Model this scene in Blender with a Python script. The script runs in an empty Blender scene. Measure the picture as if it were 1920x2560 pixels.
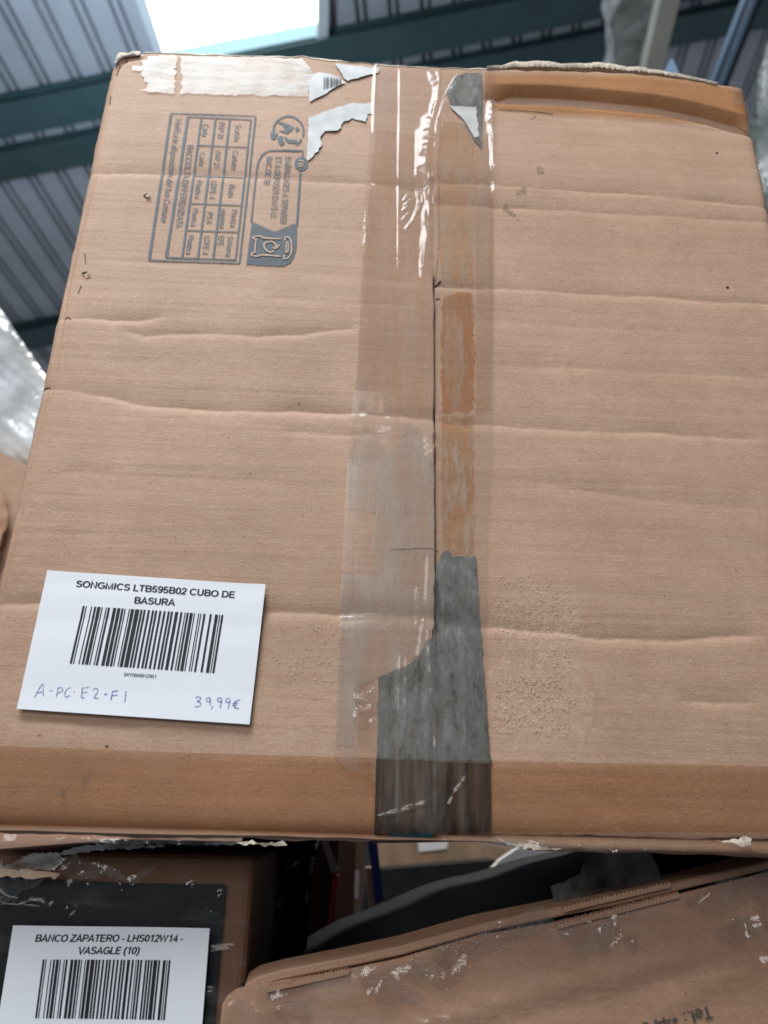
import bpy, bmesh, math, random
import numpy as np
from mathutils import Vector, Matrix
from mathutils.geometry import delaunay_2d_cdt

random.seed(7)
rng = np.random.default_rng(11)
SC = bpy.context.scene
COL = SC.collection

# ------------------------------------------------------------------ camera
CAM = np.array([0.24431, -0.51619, 0.00895])
PITCH, YAW, ROLL = 0.38338, 0.03553, 0.02354
FPX = 1921.0                                     # focal length in pixels of a 1920 x 2560 frame
cp, sp = math.cos(PITCH), math.sin(PITCH); cw, sw = math.cos(YAW), math.sin(YAW)
FW = np.array([sw * cp, cw * cp, sp]); _rt = np.array([cw, -sw, 0.0]); _up = np.cross(_rt, FW)
RT = _rt * math.cos(ROLL) + _up * math.sin(ROLL); UP = -_rt * math.sin(ROLL) + _up * math.cos(ROLL)
cam = bpy.data.cameras.new('camera'); cam_o = bpy.data.objects.new('camera', cam); COL.objects.link(cam_o)
cam_o.matrix_world = Matrix(((RT[0], UP[0], -FW[0], CAM[0]), (RT[1], UP[1], -FW[1], CAM[1]), (RT[2], UP[2], -FW[2], CAM[2]), (0, 0, 0, 1)))
cam.sensor_fit = 'VERTICAL'; cam.sensor_height = 36.0; cam.lens = 36.0 * FPX / 2560.0
cam.clip_start = 0.02; cam.clip_end = 200
cam.dof.use_dof = True; cam.dof.focus_distance = 0.56; cam.dof.aperture_fstop = 6.0
SC.camera = cam_o

# ------------------------------------------------------------------ light
W = bpy.data.worlds.new('World'); SC.world = W; W.use_nodes = True
bg = W.node_tree.nodes['Background']; bg.inputs[0].default_value = (0.78, 0.86, 1.0, 1); bg.inputs[1].default_value = 0.19
def area(name, loc, target, sx, sy, power, color):
    l = bpy.data.lights.new(name, 'AREA'); l.shape = 'RECTANGLE'; l.size = sx; l.size_y = sy; l.energy = power; l.color = color
    o = bpy.data.objects.new(name, l); COL.objects.link(o); o.location = loc
    o.rotation_euler = (Vector(target) - Vector(loc)).to_track_quat('-Z', 'Y').to_euler()
    return o
area('roof_light', (-0.40, -1.10, 2.20), (0.2, 0, 0.3), 1.1, 1.0, 66, (0.90, 0.955, 1.0))
area('hall_light', (-0.9, -3.0, 1.35), (0.2, 0, 0.05), 2.2, 1.1, 40, (1.0, 0.985, 0.96))
area('gap_fill', (0.3, 1.75, 2.4), (0.5, 1.5, -0.3), 1.4, 0.9, 75, (1.0, 0.95, 0.88))  # added lamp brightening the goods in the gap behind the box
SC.view_settings.view_transform = 'Standard'; SC.view_settings.look = 'None'
SC.view_settings.exposure = 0.0; SC.view_settings.gamma = 1.0; SC.view_settings.use_curve_mapping = False

# ------------------------------------------------------------------ helpers
def ray(px, py):
    return FW + RT * (px - 960.0) / FPX - UP * (py - 1280.0) / FPX
class Surf:
    """a real surface: plane through O with axes ex, ey (unit), normal n towards the viewer, and a height field"""
    def __init__(s, O, ex, ey, h=None):
        s.O, s.ex, s.ey = (np.array(a, float) for a in (O, ex, ey)); s.n = np.cross(s.ex, s.ey); s.n /= np.linalg.norm(s.n)
        s.h = h or (lambda u, v: 0.0 * np.asarray(u))
    def q(s, px, py):
        d = ray(px, py); t = ((s.O - CAM) @ s.n) / (d @ s.n); X = CAM + t * d - s.O
        return np.array([X @ s.ex, X @ s.ey])
    def qs(s, pts): return np.array([s.q(*p) for p in pts])
    def p(s, uv, off=0.0):
        uv = np.atleast_2d(uv); u, v = uv[:, 0], uv[:, 1]
        k = s.h(u, v) + off
        return s.O + np.outer(u, s.ex) + np.outer(v, s.ey) + np.outer(k, s.n)

def mesh_obj(name, verts, faces, mat, parent=None, smooth=True):
    me = bpy.data.meshes.new(name)
    me.from_pydata([tuple(map(float, v)) for v in verts], [], [tuple(map(int, f)) for f in faces]); me.validate(); me.update()
    if smooth: me.polygons.foreach_set('use_smooth', [True] * len(me.polygons))
    for m in (mat if isinstance(mat, (list, tuple)) else [mat]): me.materials.append(m)
    o = bpy.data.objects.new(name, me); COL.objects.link(o)
    if parent is not None:
        o.parent = parent
        if parent.type == 'EMPTY': o.matrix_parent_inverse = Matrix.Translation(-Vector(parent.location))
    return o
def thing(name, label, cat, loc, group=None):
    o = bpy.data.objects.new(name, None); COL.objects.link(o); o.location = loc; o.empty_display_size = 0.05
    o['label'] = label; o['category'] = cat
    if group: o['group'] = group
    return o
def tag(o, label, cat, group=None):
    o['label'] = label; o['category'] = cat
    if group: o['group'] = group
    return o
def kind(o, k): o['kind'] = k; return o

def grid_faces(nu, nv, base=0):
    i, j = np.meshgrid(np.arange(nu - 1), np.arange(nv - 1), indexing='ij'); a = base + i * nv + j
    return np.stack([a, a + nv, a + nv + 1, a + 1], -1).reshape(-1, 4)
def resample(poly, step):
    out = []
    n = len(poly)
    for k in range(n):
        a, b = poly[k], poly[(k + 1) % n]; m = max(1, int(np.linalg.norm(b - a) / step))
        out += [a + (b - a) * i / m for i in range(m)]
    return np.array(out)
def inside(P, poly):
    x, y = P[:, 0], P[:, 1]; r = np.zeros(len(P), bool); n = len(poly)
    for k in range(n):
        (x1, y1), (x2, y2) = poly[k], poly[(k + 1) % n]
        c = ((y1 > y) != (y2 > y)); r ^= c & (x < (x2 - x1) * (y - y1) / ((y2 - y1) if y2 != y1 else 1e-12) + x1)
    return r
def fill(poly, step=0.004, rough=0.0):
    poly = resample(np.asarray(poly, float), step)
    if rough: poly = poly + rng.normal(0, rough, poly.shape)
    lo, hi = poly.min(0), poly.max(0)
    gx, gy = np.meshgrid(np.arange(lo[0] + step / 2, hi[0], step), np.arange(lo[1] + step / 2, hi[1], step), indexing='ij')
    G = np.stack([gx.ravel(), gy.ravel()], 1) + rng.uniform(-.15, .15, (gx.size, 2)) * step
    G = G[inside(G, poly)]
    if len(G):
        d = np.min(np.linalg.norm(G[:, None, :] - poly[None, ::1, :], axis=2), 1) if len(G) * len(poly) < 2e7 else np.ones(len(G))
        G = G[d > step * .35]
    V = [Vector(p) for p in np.vstack([poly, G])]; n = len(poly)
    r = delaunay_2d_cdt(V, [(i, (i + 1) % n) for i in range(n)], [], 1, 1e-7)
    return np.array([(v.x, v.y) for v in r[0]]), [tuple(f) for f in r[2]]
def orient(V, F, n):
    if not len(F): return F
    a, b, c = (np.asarray(V)[list(k)] for k in zip(*[f[:3] for f in F]))
    s = np.cross(b - a, c - a) @ n
    return [f if s[i] >= 0 else f[::-1] for i, f in enumerate(F)]
def patch(name, surf, pxpoly, off, mat, parent, step=0.004, extra=None, rough=0.0, thick=0.0):
    uv, F = fill(surf.qs(pxpoly), step, rough)
    F = [tuple(f) for f in F]
    o_ = off + (extra(uv[:, 0], uv[:, 1]) if extra else 0.0)
    V = surf.p(uv, o_); F = orient(V, F, surf.n)
    if thick:
        ed = {}
        for f in F:
            for a, b in zip(f, f[1:] + f[:1]):
                if (b, a) in ed: del ed[(b, a)]
                else: ed[(a, b)] = 1
        n0 = len(V); V = np.vstack([V, V, V - surf.n * thick])
        F = F + [(b + n0, a + n0, a + 2 * n0, b + 2 * n0) for a, b in ed]
    return mesh_obj(name, V, F, mat, parent)

def smooth_noise(seed, scale, n=9):
    r = np.random.default_rng(seed); k = r.normal(0, 1, (n, 2)) / np.asarray(scale); ph = r.uniform(0, 6.28, n)
    def f(u, v):
        u = np.asarray(u, float); v = np.asarray(v, float)
        return sum(np.sin(u * a + v * b + c) for (a, b), c in zip(k, ph)) / math.sqrt(n)
    return f


# ---- a plain grotesque stroke alphabet (cap height 1): advance width, strokes along the pen's centre line
def arc(cx, cy, rx, ry, a0, a1, n=10): return [(cx + rx * math.cos(math.radians(a0 + (a1 - a0) * i / n)), cy + ry * math.sin(math.radians(a0 + (a1 - a0) * i / n))) for i in range(n + 1)]
T_, B_, M_ = .935, .065, .52
GL = {
 'A': (.70, [[(.05, 0), (.35, .96), (.65, 0)], [(.15, .31), (.55, .31)]]), 'B': (.70, [[(.12, B_), (.12, T_), (.38, T_)] + arc(.40, .73, .18, .205, 90, -90) + [(.12, M_)], [(.12, M_)] + arc(.41, .29, .21, .225, 90, -90) + [(.12, B_)]]),
 'C': (.74, [arc(.40, .5, .31, .435, 42, 318, 16)]), 'D': (.74, [[(.12, B_), (.12, T_), (.32, T_)] + arc(.35, .5, .30, .435, 90, -90, 14) + [(.12, B_)]]),
 'E': (.66, [[(.60, T_), (.12, T_), (.12, B_), (.62, B_)], [(.12, M_), (.57, M_)]]), 'F': (.62, [[(.58, T_), (.12, T_), (.12, 0)], [(.12, .50), (.52, .50)]]),
 'G': (.78, [arc(.41, .5, .32, .435, 45, 270, 14) + [(.56, .10), (.69, .19), (.69, .45), (.43, .45)]]), 'H': (.72, [[(.12, 0), (.12, 1)], [(.60, 0), (.60, 1)], [(.12, M_), (.60, M_)]]), 'I': (.28, [[(.14, 0), (.14, 1)]]),
 'K': (.70, [[(.12, 0), (.12, 1)], [(.62, 1), (.13, .42)], [(.30, .60), (.66, 0)]]), 'L': (.58, [[(.12, 1), (.12, B_), (.56, B_)]]), 'M': (.84, [[(.12, 0), (.12, .96), (.42, .06), (.72, .96), (.72, 0)]]), 'N': (.72, [[(.12, 0), (.12, .97), (.60, .03), (.60, 1)]]),
 'O': (.78, [arc(.39, .5, .31, .435, 90, 450, 22)]), 'P': (.66, [[(.12, 0), (.12, T_), (.36, T_)] + arc(.38, .69, .21, .245, 90, -90) + [(.12, .445)]]), 'R': (.72, [[(.12, 0), (.12, T_), (.38, T_)] + arc(.41, .705, .20, .23, 90, -90) + [(.12, .475)], [(.36, .475), (.64, 0)]]),
 'S': (.67, [arc(.335, .725, .225, .21, 20, 250, 10) + arc(.335, .285, .245, .22, 78, -160, 12)]), 'T': (.61, [[(.02, T_), (.59, T_)], [(.305, T_), (.305, 0)]]), 'U': (.72, [[(.12, 1)] + arc(.36, .32, .24, .255, 180, 360, 12) + [(.60, 1)]]),
 'V': (.67, [[(.04, 1), (.335, .04), (.63, 1)]]), 'W': (1.0, [[(.04, 1), (.25, .04), (.47, .94), (.69, .04), (.90, 1)]]), 'Y': (.67, [[(.04, 1), (.335, .45), (.63, 1)], [(.335, .45), (.335, 0)]]), 'Z': (.61, [[(.06, T_), (.53, T_), (.06, B_), (.56, B_)]]),
 '0': (.56, [arc(.28, .5, .20, .435, 90, 450, 20)]), '1': (.56, [[(.12, .74), (.33, .93), (.33, 0)]]), '2': (.56, [arc(.28, .69, .19, .245, 170, -35, 10) + [(.09, B_), (.50, B_)]]), '3': (.56, [arc(.27, .71, .18, .225, 160, -80, 10) + arc(.27, .285, .205, .22, 80, -160, 12)]),
 '4': (.56, [[(.40, 0), (.40, .96), (.06, .29), (.53, .29)]]), '5': (.56, [[(.48, T_), (.15, T_), (.10, .50)] + arc(.27, .32, .20, .25, 130, -155, 12)]), '6': (.56, [arc(.29, .69, .19, .245, 30, 120, 6) + [(.10, .5), (.09, .33)] + arc(.285, .31, .195, .245, 180, 540, 18)]),
 '7': (.56, [[(.06, T_), (.50, T_), (.32, .5), (.22, 0)]]), '8': (.56, [arc(.28, .72, .175, .215, 90, 450, 18), arc(.28, .285, .205, .22, 90, 450, 18)]), '9': (.56, [arc(.275, .69, .195, .245, 360, 0, 18) + [(.47, .55), (.45, .38)] + arc(.275, .31, .18, .245, 0, -150, 8)]),
 '-': (.34, [[(.04, .36), (.30, .36)]]), '(': (.34, [[(.27, 1.02), (.12, .70), (.10, .36), (.14, 0), (.27, -.25)]]), ')': (.34, [[(.07, 1.02), (.22, .70), (.24, .36), (.20, 0), (.07, -.25)]]), '.': (.28, [[(.14, 0), (.14, .14)]]), ':': (.30, [[(.15, 0), (.15, .14)], [(.15, .52), (.15, .66)]]), '+': (.58, [[(.07, .42), (.51, .42)], [(.29, .18), (.29, .66)]]), ' ': (.28, []),
 'a': (.56, [arc(.28, .52, .18, .16, 165, 0, 8) + [(.46, .2), (.50, 0)], [(.46, .42), (.30, .38)] + arc(.25, .20, .17, .15, 100, 330, 10) + [(.46, .22)]]), 'c': (.50, [arc(.28, .36, .20, .31, 45, 315, 12)]), 'd': (.57, [[(.47, 0), (.47, 1)], arc(.28, .36, .19, .31, 20, 340, 14)]),
 'e': (.56, [[(.09, .38), (.47, .38)] + arc(.28, .36, .195, .31, 4, 320, 16)]), 'f': (.30, [[(.30, .95), (.20, .95), (.15, .85), (.15, 0)], [(.01, .66), (.29, .66)]]), 'h': (.56, [[(.11, 0), (.11, 1)], [(.11, .45)] + arc(.28, .46, .17, .21, 160, 0, 8) + [(.45, 0)]]), 'i': (.24, [[(.12, 0), (.12, .72)], [(.12, .87), (.12, 1)]]),
 'l': (.24, [[(.12, 0), (.12, 1)]]), 'm': (.83, [[(.11, 0), (.11, .72)], [(.11, .47)] + arc(.255, .48, .145, .19, 160, 0, 8) + [(.40, 0)], [(.40, .47)] + arc(.56, .48, .155, .19, 160, 0, 8) + [(.715, 0)]]), 'n': (.56, [[(.11, 0), (.11, .72)], [(.11, .45)] + arc(.28, .46, .17, .21, 160, 0, 8) + [(.45, 0)]]),
 'o': (.56, [arc(.28, .36, .20, .31, 90, 450, 18)]), 'p': (.57, [[(.11, -.28), (.11, .72)], arc(.29, .36, .19, .31, 160, -160, 14)]), 'r': (.34, [[(.11, 0), (.11, .72)], [(.11, .45), (.17, .60), (.26, .67), (.34, .66)]]), 's': (.50, [arc(.25, .52, .165, .145, 20, 250, 8) + arc(.25, .20, .18, .145, 75, -160, 9)]),
 't': (.30, [[(.14, .92), (.14, .15), (.19, .06), (.29, .06)], [(.01, .66), (.28, .66)]]), 'u': (.56, [[(.11, .72)] + arc(.28, .25, .17, .195, 180, 340, 8), [(.45, .72), (.45, 0)]]), 'z': (.50, [[(.05, .66), (.43, .66), (.05, .06), (.46, .06)]]),
}
def lay_text(string):
    x, out = 0.0, []
    for c in string:
        w, st = GL[c]; out += [[(x + px, py) for px, py in p] for p in st]; x += w
    return out, x

# ---- text / ink builders (flat meshes laid on a surface)
class Ink:
    def __init__(s, surf, off): s.surf, s.off, s.V, s.F = surf, off, [], []
    def add(s, uv, faces):
        b = sum(len(x) for x in s.V); s.V.append(np.asarray(uv, float)); s.F += [tuple(i + b for i in f) for f in faces]
    def line(s, pa, pb, w, seg=0.004, wob=0.0):
        a, b = s.surf.q(*pa), s.surf.q(*pb); s.line_uv(a, b, w, seg, wob)
    def line_uv(s, a, b, w, seg=0.004, wob=0.0):
        L = np.linalg.norm(b - a); d = (b - a) / L; nrm = np.array([-d[1], d[0]]); m = max(1, int(L / seg)); pts = []
        for i in range(m + 1):
            c = a + d * L * i / m; ww = w * (1 + (random.uniform(-wob, wob) if wob else 0))
            pts += [c - nrm * ww / 2, c + nrm * ww / 2]
        s.add(pts, [(2 * i, 2 * i + 2, 2 * i + 3, 2 * i + 1) for i in range(m)])
    def stroke(s, pxs, w, closed=False):
        P = [s.surf.q(*p) for p in pxs]
        # smooth the stroke
        for _ in range(2):
            N = [P[0]]
            for a, b in zip(P, P[1:]): N += [a * .75 + b * .25, a * .25 + b * .75]
            P = N + [P[-1]]
        pts = []
        for i, c in enumerate(P):
            t = P[min(i + 1, len(P) - 1)] - P[max(i - 1, 0)]; L = np.linalg.norm(t) or 1e-9; nrm = np.array([-t[1], t[0]]) / L
            ww = w * random.uniform(.8, 1.15); pts += [c - nrm * ww / 2, c + nrm * ww / 2]
        s.add(pts, [(2 * i, 2 * i + 2, 2 * i + 3, 2 * i + 1) for i in range(len(P) - 1)])
    def poly(s, pxpoly, step=0.004):
        uv, F = fill(s.surf.qs(pxpoly), step); s.add(uv, F)
    def ring(s, c, r, w, a0=0, a1=360, n=40):
        pts = []
        for i in range(n + 1):
            t = math.radians(a0 + (a1 - a0) * i / n)
            for rr in (r - w / 2, r + w / 2): pts.append(s.surf.q(c[0] + rr * math.cos(t), c[1] + rr * math.sin(t)))
        s.add(pts, [(2 * i, 2 * i + 2, 2 * i + 3, 2 * i + 1) for i in range(n)])
    def disc(s, c, r, n=24): s.poly([(c[0] + r * math.cos(6.2832 * i / n), c[1] + r * math.sin(6.2832 * i / n)) for i in range(n)], 0.006)
    def text(s, string, pa, pb, hpx, w=.135, shear=0.0):
        strokes, width = lay_text(string)
        a, b = s.surf.q(*pa), s.surf.q(*pb); d = b - a; L = np.linalg.norm(d); d = d / L; up = np.array([-d[1], d[0]])
        e = 0.01; X0 = s.surf.p(a)[0]; X1 = s.surf.p(a + up * e)[0]
        def pr(X): D = X - CAM; return np.array([FPX * (D @ RT), -FPX * (D @ UP)]) / (D @ FW)
        sy = hpx * e / np.linalg.norm(pr(X1) - pr(X0)); sx = L / width
        for P in strokes:
            P = np.array(P, float); n = len(P); cl = np.allclose(P[0], P[-1]); N = np.zeros((n, 2))
            T = np.diff(P, axis=0); T /= np.linalg.norm(T, axis=1)[:, None]; NN = np.stack([-T[:, 1], T[:, 0]], 1)
            for i in range(n):
                n1 = NN[i - 1] if i else (NN[-1] if cl else NN[0]); n2 = NN[i] if i < n - 1 else (NN[0] if cl else NN[-1])
                m = n1 + n2; m /= max(np.linalg.norm(m), .4); N[i] = m / max(m @ n1, .45)
            pts = []
            for q, k in zip(P, N):
                for sg in (-1, 1):
                    z = q + sg * k * w / 2; pts.append(a + d * (z[0] + shear * z[1]) * sx + up * z[1] * sy)
            s.add(pts, [(2 * i, 2 * i + 2, 2 * i + 3, 2 * i + 1) for i in range(n - 1)])
    def build(s, name, mat, parent):
        uv = np.vstack(s.V); V = s.surf.p(uv, s.off); return mesh_obj(name, V, orient(V, s.F, s.surf.n), mat, parent, smooth=True)

C128 = "212222 222122 222221 121223 121322 131222 122213 122312 132212 221213 221312 231212 112232 122132 122231 113222 123122 123221 223211 221132 221231 213212 223112 312131 311222 321122 321221 312212 322112 322211 212123 212321 232121 111323 131123 131321 112313 132113 132311 211313 231113 231311 112133 112331 132131 113123 113321 133121 313121 211331 231131 213113 213311 213131 311123 311321 331121 312113 312311 332111 314111 221411 431111 111224 111422 121124 121421 141122 141221 112214 112412 122114 122411 142112 142211 241211 221114 413111 241112 134111 111242 121142 121241 114212 124112 124211 411212 421112 421211 212141 214121 412121 111143 111341 131141 114113 114311 411113 411311 113141 114131 311141 411131 211412 211214 211232 2331112".split()
def code128(letters, digits):
    v = [103] + [ord(c) - 32 for c in letters] + [99] + [int(digits[i:i + 2]) for i in range(0, len(digits), 2)]
    v.append((v[0] + sum(i * x for i, x in enumerate(v[1:], 1))) % 103); v.append(106)
    out = []; x = 0
    for c in v:
        for k, w in enumerate(C128[c]):
            if k % 2 == 0: out.append((x, x + int(w)))
            x += int(w)
    return [(a / x, b / x) for a, b in out]
def barcode(ink, tl, tr, bl, br, letters, digits):
    tl, tr, bl, br = (ink.surf.q(*p) for p in (tl, tr, bl, br))
    for a, b in code128(letters, digits):
        b -= 0.0006; pts = []; m = 12
        for i in range(m + 1):
            t = i / m; l = tl + (bl - tl) * t; r = tr + (br - tr) * t; pts += [l + (r - l) * a, l + (r - l) * b]
        ink.add(pts, [(2 * i, 2 * i + 2, 2 * i + 3, 2 * i + 1) for i in range(m)])

# ------------------------------------------------------------------ materials
class NT:
    def __init__(s, name):
        s.m = bpy.data.materials.new(name); s.m.use_nodes = True; s.t = s.m.node_tree; s.t.nodes.clear()
        s.out = s.n('ShaderNodeOutputMaterial')
    def n(s, t, **kw):
        x = s.t.nodes.new(t)
        for k, v in kw.items(): setattr(x, k, v)
        return x
    def l(s, a, b): s.t.links.new(a, b)
    def coord(s, scale=(1, 1, 1), rot=(0, 0, 0)):
        c = s.n('ShaderNodeTexCoord'); m = s.n('ShaderNodeMapping'); m.inputs['Scale'].default_value = scale; m.inputs['Rotation'].default_value = rot
        s.l(c.outputs['Object'], m.inputs['Vector']); return m.outputs[0]
    def noise(s, scale, detail=3, rough=.55, vec=None, dist=0.0):
        x = s.n('ShaderNodeTexNoise'); x.inputs['Scale'].default_value = scale; x.inputs['Detail'].default_value = detail
        x.inputs['Roughness'].default_value = rough; x.inputs['Distortion'].default_value = dist
        s.l(vec if vec is not None else s.coord(), x.inputs['Vector']); return x.outputs['Fac']
    def ramp(s, f, stops):
        r = s.n('ShaderNodeValToRGB'); e = r.color_ramp.elements
        while len(e) < len(stops): e.new(0.5)
        for k, (p, c) in enumerate(stops):
            e[k].position = p; e[k].color = (*c, 1) if isinstance(c, tuple) else (c, c, c, 1)
        s.l(f, r.inputs[0]); return r.outputs[0]
    def mix(s, f, a, b, mode='MIX'):
        x = s.n('ShaderNodeMix', data_type='RGBA', blend_type=mode)
        for v, i in ((f, 0), (a, 6), (b, 7)):
            if isinstance(v, (int, float)): x.inputs[i].default_value = v
            elif isinstance(v, tuple): x.inputs[i].default_value = (*v, 1)
            else: s.l(v, x.inputs[i])
        return x.outputs[2]
    def math(s, op, a, b=0.0):
        x = s.n('ShaderNodeMath', operation=op)
        for v, i in ((a, 0), (b, 1)):
            if isinstance(v, (int, float)): x.inputs[i].default_value = v
            else: s.l(v, x.inputs[i])
        return x.outputs[0]
    def bump(s, h, dist, strength=1.0, normal=None):
        b = s.n('ShaderNodeBump'); b.inputs['Distance'].default_value = dist; b.inputs['Strength'].default_value = strength
        s.l(h, b.inputs['Height'])
        if normal is not None: s.l(normal, b.inputs['Normal'])
        return b.outputs[0]
    def principled(s, col, rough=.6, spec=.5, metal=0.0, normal=None, **kw):
        p = s.n('ShaderNodeBsdfPrincipled')
        for v, k in ((col, 'Base Color'), (rough, 'Roughness'), (spec, 'Specular IOR Level'), (metal, 'Metallic')):
            if isinstance(v, (int, float)): p.inputs[k].default_value = v
            elif isinstance(v, tuple): p.inputs[k].default_value = (*v, 1)
            else: s.l(v, p.inputs[k])
        for k, v in kw.items(): p.inputs[k].default_value = v
        if normal is not None: s.l(normal, p.inputs['Normal'])
        return p.outputs[0]
    def done(s, sh): s.l(sh, s.out.inputs['Surface']); return s.m

def kraft(name, light, dark, streak=(1.2, 1.2, 1.0), rough=.62, spec=.35, flute=1.0, scuff=False):
    t = NT(name)
    big = t.noise(9, 4, .55); fine = t.noise(650, 3, .7); fib = t.noise(1, 4, .65, t.coord((260, 260, 620)))
    stk = t.noise(1, 3, .6, t.coord((5, 5, 85)), .3)
    c = t.mix(t.ramp(big, [(.3, 0.0), (.72, 1.0)]), dark, light)
    c = t.mix(t.ramp(fine, [(.3, .0), (.7, .8)]), c, t.mix(1.0, c, (.80, .74, .68), 'MULTIPLY'))
    c = t.mix(t.ramp(fib, [(.54, 0.0), (.70, .6)]), c, t.mix(1.0, c, (1.28, 1.28, 1.28), 'MULTIPLY'))
    c = t.mix(t.ramp(stk, [(.35, 0.0), (.7, .32)]), c, t.mix(1.0, c, (.82, .77, .72), 'MULTIPLY'))
    speck = t.noise(520, 1, .4)
    c = t.mix(t.ramp(speck, [(.80, 0.0), (.815, .75)]), c, (.10, .065, .045))
    sp2 = t.noise(330, 1, .3, t.coord((1, 1, 1), (.6, .2, 1.1)))
    c = t.mix(t.ramp(sp2, [(.81, 0.0), (.825, .7)]), c, (.13, .09, .06))
    mid = t.noise(1, 5, .7, t.coord((60, 60, 110)))
    c = t.mix(t.ramp(mid, [(.42, 0.0), (.68, .5)]), c, t.mix(1.0, c, (.86, .80, .74), 'MULTIPLY'))
    nb = t.bump(fib, .0005, .5); nb = t.bump(stk, .0013, .42 * flute, nb); nb = t.bump(mid, .0006, .22, nb)
    if scuff:
        # rubbed, fibrous area of the right flap, an irregular blotch of wear
        co = t.n('ShaderNodeTexCoord'); sep = t.n('ShaderNodeSeparateXYZ'); t.l(co.outputs['Object'], sep.inputs[0])
        wx = t.math('ADD', sep.outputs[0], t.math('MULTIPLY', t.math('SUBTRACT', t.noise(30, 3), .5), .05))
        wz = t.math('ADD', sep.outputs[2], t.math('MULTIPLY', t.math('SUBTRACT', t.noise(33, 3, vec=t.coord((1, 1, 1), (1, 1, 0))), .5), .05))
        def band(x, a, b, s_): 
            r1 = t.n('ShaderNodeMapRange'); r1.inputs[1].default_value = a - s_; r1.inputs[2].default_value = a + s_; t.l(x, r1.inputs[0])
            r2 = t.n('ShaderNodeMapRange'); r2.inputs[1].default_value = b + s_; r2.inputs[2].default_value = b - s_; t.l(x, r2.inputs[0])
            return t.math('MULTIPLY', r1.outputs[0], r2.outputs[0])
        m = t.math('MULTIPLY', band(wx, .34, .402, .004), band(wz, .062, .158, .012))
        fz = t.noise(330, 4, .75, t.coord((1, 1, 1), (.3, 0, .4)), 1.2)
        c = t.mix(t.math('MULTIPLY', m, t.ramp(fz, [(.45, 0.0), (.62, .55)])), c, (.60, .45, .33))
        nb = t.bump(t.math('MULTIPLY', fz, m), .0012, .4, nb)
    return t.done(t.principled(c, rough, spec, normal=nb))

def film(name, tint=(.97, .97, .97), haze=0.1, haze_col=(.75, .76, .78), rough=.16, scale=(60, 60, 9), lo=.45, hi=.7, bump=.0006, ior=1.5, gloss=1.0, bscale=None):
    """clear plastic film: tinted transmission, patchy haze, fresnel gloss"""
    t = NT(name); co = t.coord(scale)
    n1 = t.noise(1, 4, .6, co); n2 = t.noise(1, 3, .6, t.coord(bscale or tuple(k * 4 for k in scale)))
    nb = t.bump(n2, bump, .6)
    tr = t.n('ShaderNodeBsdfTransparent'); tr.inputs[0].default_value = (*tint, 1)
    df = t.n('ShaderNodeBsdfDiffuse'); df.inputs[0].default_value = (*haze_col, 1); t.l(nb, df.inputs['Normal'])
    gl = t.n('ShaderNodeBsdfGlossy'); gl.inputs['Roughness'].default_value = rough; t.l(nb, gl.inputs['Normal'])
    ge = t.n('ShaderNodeNewGeometry'); dt = t.n('ShaderNodeVectorMath', operation='DOT_PRODUCT'); t.l(ge.outputs['Incoming'], dt.inputs[0]); t.l(nb, dt.inputs[1])
    f0 = ((ior - 1) / (ior + 1)) ** 2   # thin film: the same reflectance from both sides
    fr = t.math('ADD', t.math('MULTIPLY', t.math('POWER', t.math('SUBTRACT', 1.0, t.math('ABSOLUTE', dt.outputs['Value'])), 5.0), 1 - f0), f0)
    m1 = t.n('ShaderNodeMixShader'); t.l(t.math('MULTIPLY', t.ramp(n1, [(lo, .0), (hi, 1.0)]), haze), m1.inputs[0]); t.l(tr.outputs[0], m1.inputs[1]); t.l(df.outputs[0], m1.inputs[2])
    m2 = t.n('ShaderNodeMixShader'); t.l(t.math('MULTIPLY', fr, gloss), m2.inputs[0]); t.l(m1.outputs[0], m2.inputs[1]); t.l(gl.outputs[0], m2.inputs[2])
    return t.done(m2.outputs[0])

def ink_mat(name, col, worn=.25, rough=.6, scale=120, spec=.3):
    t = NT(name); n = t.noise(scale, 4, .7); n2 = t.noise(14, 2)
    f = t.math('MULTIPLY', t.ramp(n, [(.36, 1.0), (.62, 0.0)]), worn); f = t.math('ADD', f, t.math('MULTIPLY', t.ramp(n2, [(.45, 0.0), (.75, 1.0)]), worn * .8))
    tr = t.n('ShaderNodeBsdfTransparent'); m = t.n('ShaderNodeMixShader'); t.l(f, m.inputs[0]); t.l(t.principled(col, rough, spec), m.inputs[1]); t.l(tr.outputs[0], m.inputs[2])
    return t.done(m.outputs[0])
def flat(name, col, rough=.6, spec=.4, var=.15, scale=40, metal=0.0, bump=0.0, vscale=(1, 1, 1)):
    t = NT(name); n = t.noise(scale, 4, .6, t.coord(vscale))
    c = t.mix(t.ramp(n, [(.3, 0.0), (.7, 1.0)]), tuple(k * (1 - var) for k in col), tuple(min(1, k * (1 + var)) for k in col))
    return t.done(t.principled(c, rough, spec, metal, normal=t.bump(n, bump, .7) if bump else None))

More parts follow.
